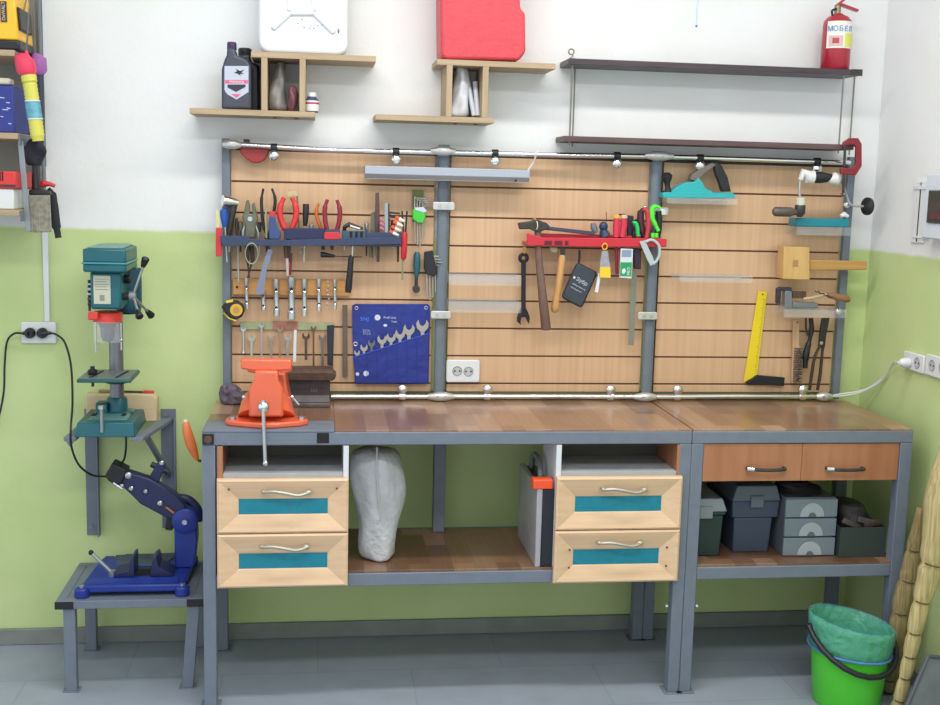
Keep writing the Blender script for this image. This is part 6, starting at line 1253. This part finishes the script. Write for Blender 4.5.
# ================================================================== floor items at the right
ST = wood('broom_straw', (160, 142, 92), (206, 188, 136), (60, 60, 1.5), .8, 3)
ST2 = wood('broom_straw_dark', (120, 104, 66), (164, 144, 98), (60, 60, 1.5), .8, 3)
TH = mat('binding_brown', (96, 76, 48), .8)
def broom(label, px, ws, Y, mt, ties, fan):
    t = thing('broom', label, 'broom', (A(*px[0], Y).x, Y, 0))
    P = [A(x, y, Y) for x, y in px]; P[0].z = max(P[0].z, .002); n = 22; C_ = curve(P, 6); N = len(C_); R = []
    for i in range(N):
        f = i/6; k = min(int(f), len(ws)-2); g = f-k; R.append(ws[k]*(1-g)+ws[k+1]*g)
    tie_idx = ties
    rad = []
    for i in range(N):
        d = min(abs(i-q) for q in tie_idx); rad.append(R[i]*(.86 if d == 0 else 1.04 if d < 2.5 else 1.0))
    m = M(); vs = []
    for i, p in enumerate(C_):
        tt_ = (C_[min(i+1, N-1)]-C_[max(i-1, 0)]).normalized(); a = tt_.cross(Vector((0, 1, 0))).normalized(); b_ = a.cross(tt_)
        for k in range(n): an = 2*PI*k/n; d = 1+.05*(k % 2); vs.append(p+(a*math.cos(an)+b_*math.sin(an)*(.8 if not fan else .62))*rad[i]*d)
    fs = [(i*n+k, i*n+(k+1) % n, (i+1)*n+(k+1) % n, (i+1)*n+k) for i in range(N-1) for k in range(n)]+[tuple(range(n)), tuple(range((N-1)*n, N*n))]
    m.hull(vs, fs).build('straw_bundle', mt, t, ang=180)
    for q in tie_idx:
        tt_ = (C_[min(q+1, N-1)]-C_[q-1]).normalized(); M().ring(C_[q], rad[q]*1.0, .0022, tt_, sq=.8).build('binding', TH, t)
    if fan:
        m = M(); rr = random.Random(3); top = C_[-1]; a0 = C_[-8]
        for k in range(150):
            an = rr.uniform(0, 2*PI); u = rr.random()**.5; s0 = a0+Vector((math.cos(an)*R[-8]*u*.95, math.sin(an)*R[-8]*u*.6, 0)); e_ = top+Vector((math.cos(an)*R[-1]*1.05*u, math.sin(an)*.035*u, rr.uniform(-.03, .03))); m.tube([s0, e_], .0022, 4)
        g = m.build('straw_tips', mt, t); g['kind'] = 'stuff'
    return t
broom('straw broom standing upside down at the right, nearest, its wide brush at the top', [(893, 724), (898, 704), (905, 678), (912, 645), (920, 608), (931, 570), (941, 535), (945, 502), (950, 472), (954, 450)], [.019, .020, .021, .023, .027, .038, .058, .064, .056, .042], -.76, ST, [3, 7, 12, 16, 20, 25, 31], True)
broom('thinner darker straw broom standing behind, between the bucket and the nearest broom', [(888, 690), (891, 668), (896, 640), (903, 600), (910, 572), (915, 545), (921, 508)], [.026, .027, .028, .031, .030, .025, .013], -.605, ST2, [3, 7, 11, 16, 22, 29], False)
# bucket
bx, by, hh = A(852.5, 620, -.65).x, -.645, .264
k_ = -.16
t = thing('bucket', 'bright green plastic bucket with black handle and teal bin liner, under the right bench corner', 'bucket', (bx, by, 0))
def tlathe(prof, name, mt, n=40, wob=0, seed=1, **k):
    m = M().lathe(prof, (0, 0, 0), n=n); rr = random.Random(seed); ph = [rr.random()*6 for _ in range(5)]
    for v in m.b.verts:
        an = math.atan2(v.co.y, v.co.x); w_ = wob*(math.sin(5*an+ph[0]+v.co.z*40)+.7*math.sin(9*an+ph[1])+.5*math.sin(14*an+ph[2]-v.co.z*60))
        v.co.x *= 1+w_; v.co.y *= 1+w_; v.co.z += k_*v.co.x*(v.co.z/hh)**2
        v.co += Vector((bx, by, .001))
    return m.build(name, mt, t, **k)
rb, rt = .106, .128
tlathe([(.02, .002), (rb-.004, 0), (rb, .005), (rt-.002, hh-.02), (rt+.003, hh-.018), (rt+.003, hh-.002), (rt, hh), (rt-.003, hh), (rt-.004, hh-.02), (rb-.004, .008), (.02, .006)], 'pail', mat('bucket_green', (84, 208, 52), .35), ang=50)
LN = mat('liner_teal', (104, 176, 172), .22, 0, .16, 22, .9, 45, alpha=.55)
tlathe([(rt+.002, hh-.085), (rt+.004, hh-.06), (rt+.007, hh-.015), (rt+.008, hh+.004), (rt+.002, hh+.010), (rt-.006, hh+.002), (rt-.012, hh-.06), (rb-.012, .02), (.01, .012)], 'bin_liner', LN, n=72, wob=.008, ang=180)
tlathe([(rt+.0035, hh-.090), (rt+.0055, hh-.086), (rt+.0035, hh-.082)], 'liner_hem', mat('liner_blue', (84, 134, 190), .3, alpha=.9), n=60, wob=.01)
pts = []
for i in range(13):
    a = PI+PI*i/12; pts.append((bx+(rt+.012)*math.cos(a)*1.02, by+(rt+.010)*math.sin(a), hh-.03-.095*math.sin(PI*i/12)+k_*(rt)*math.cos(a)))
M().tube(pts, .009, 10).build('handle', BLACK, t)
for s_ in (0, -1): M().cyl(pts[s_], Vector(pts[s_])+Vector((.012 if s_ == 0 else -.012, .0, .0)), .010).build('handle_pivot', BLACK, t)
# dustpan
t = thing('dustpan', 'grey metal dustpan leaning in the bottom right corner', 'dustpan', A(930, 705, -.80)); t.location.z = 0
P = [A(899, 730, -.86), A(928, 656, -.80), A(975, 661, -.78), A(952, 735, -.86)]
m = min(p.z for p in P); P = [p-Vector((0, 0, m-.002)) if i in (0, 3) else p for i, p in enumerate(P)]
M().prism(P, (.004, .010, 0)).build('pan', mat('dustpan_grey', (116, 120, 128), .6, .2, .15, 12), t, .002)
M().tube([P[0], P[1], P[2]], .007, 8).build('rim', mat('dustpan_rim', (82, 84, 96), .6), t)
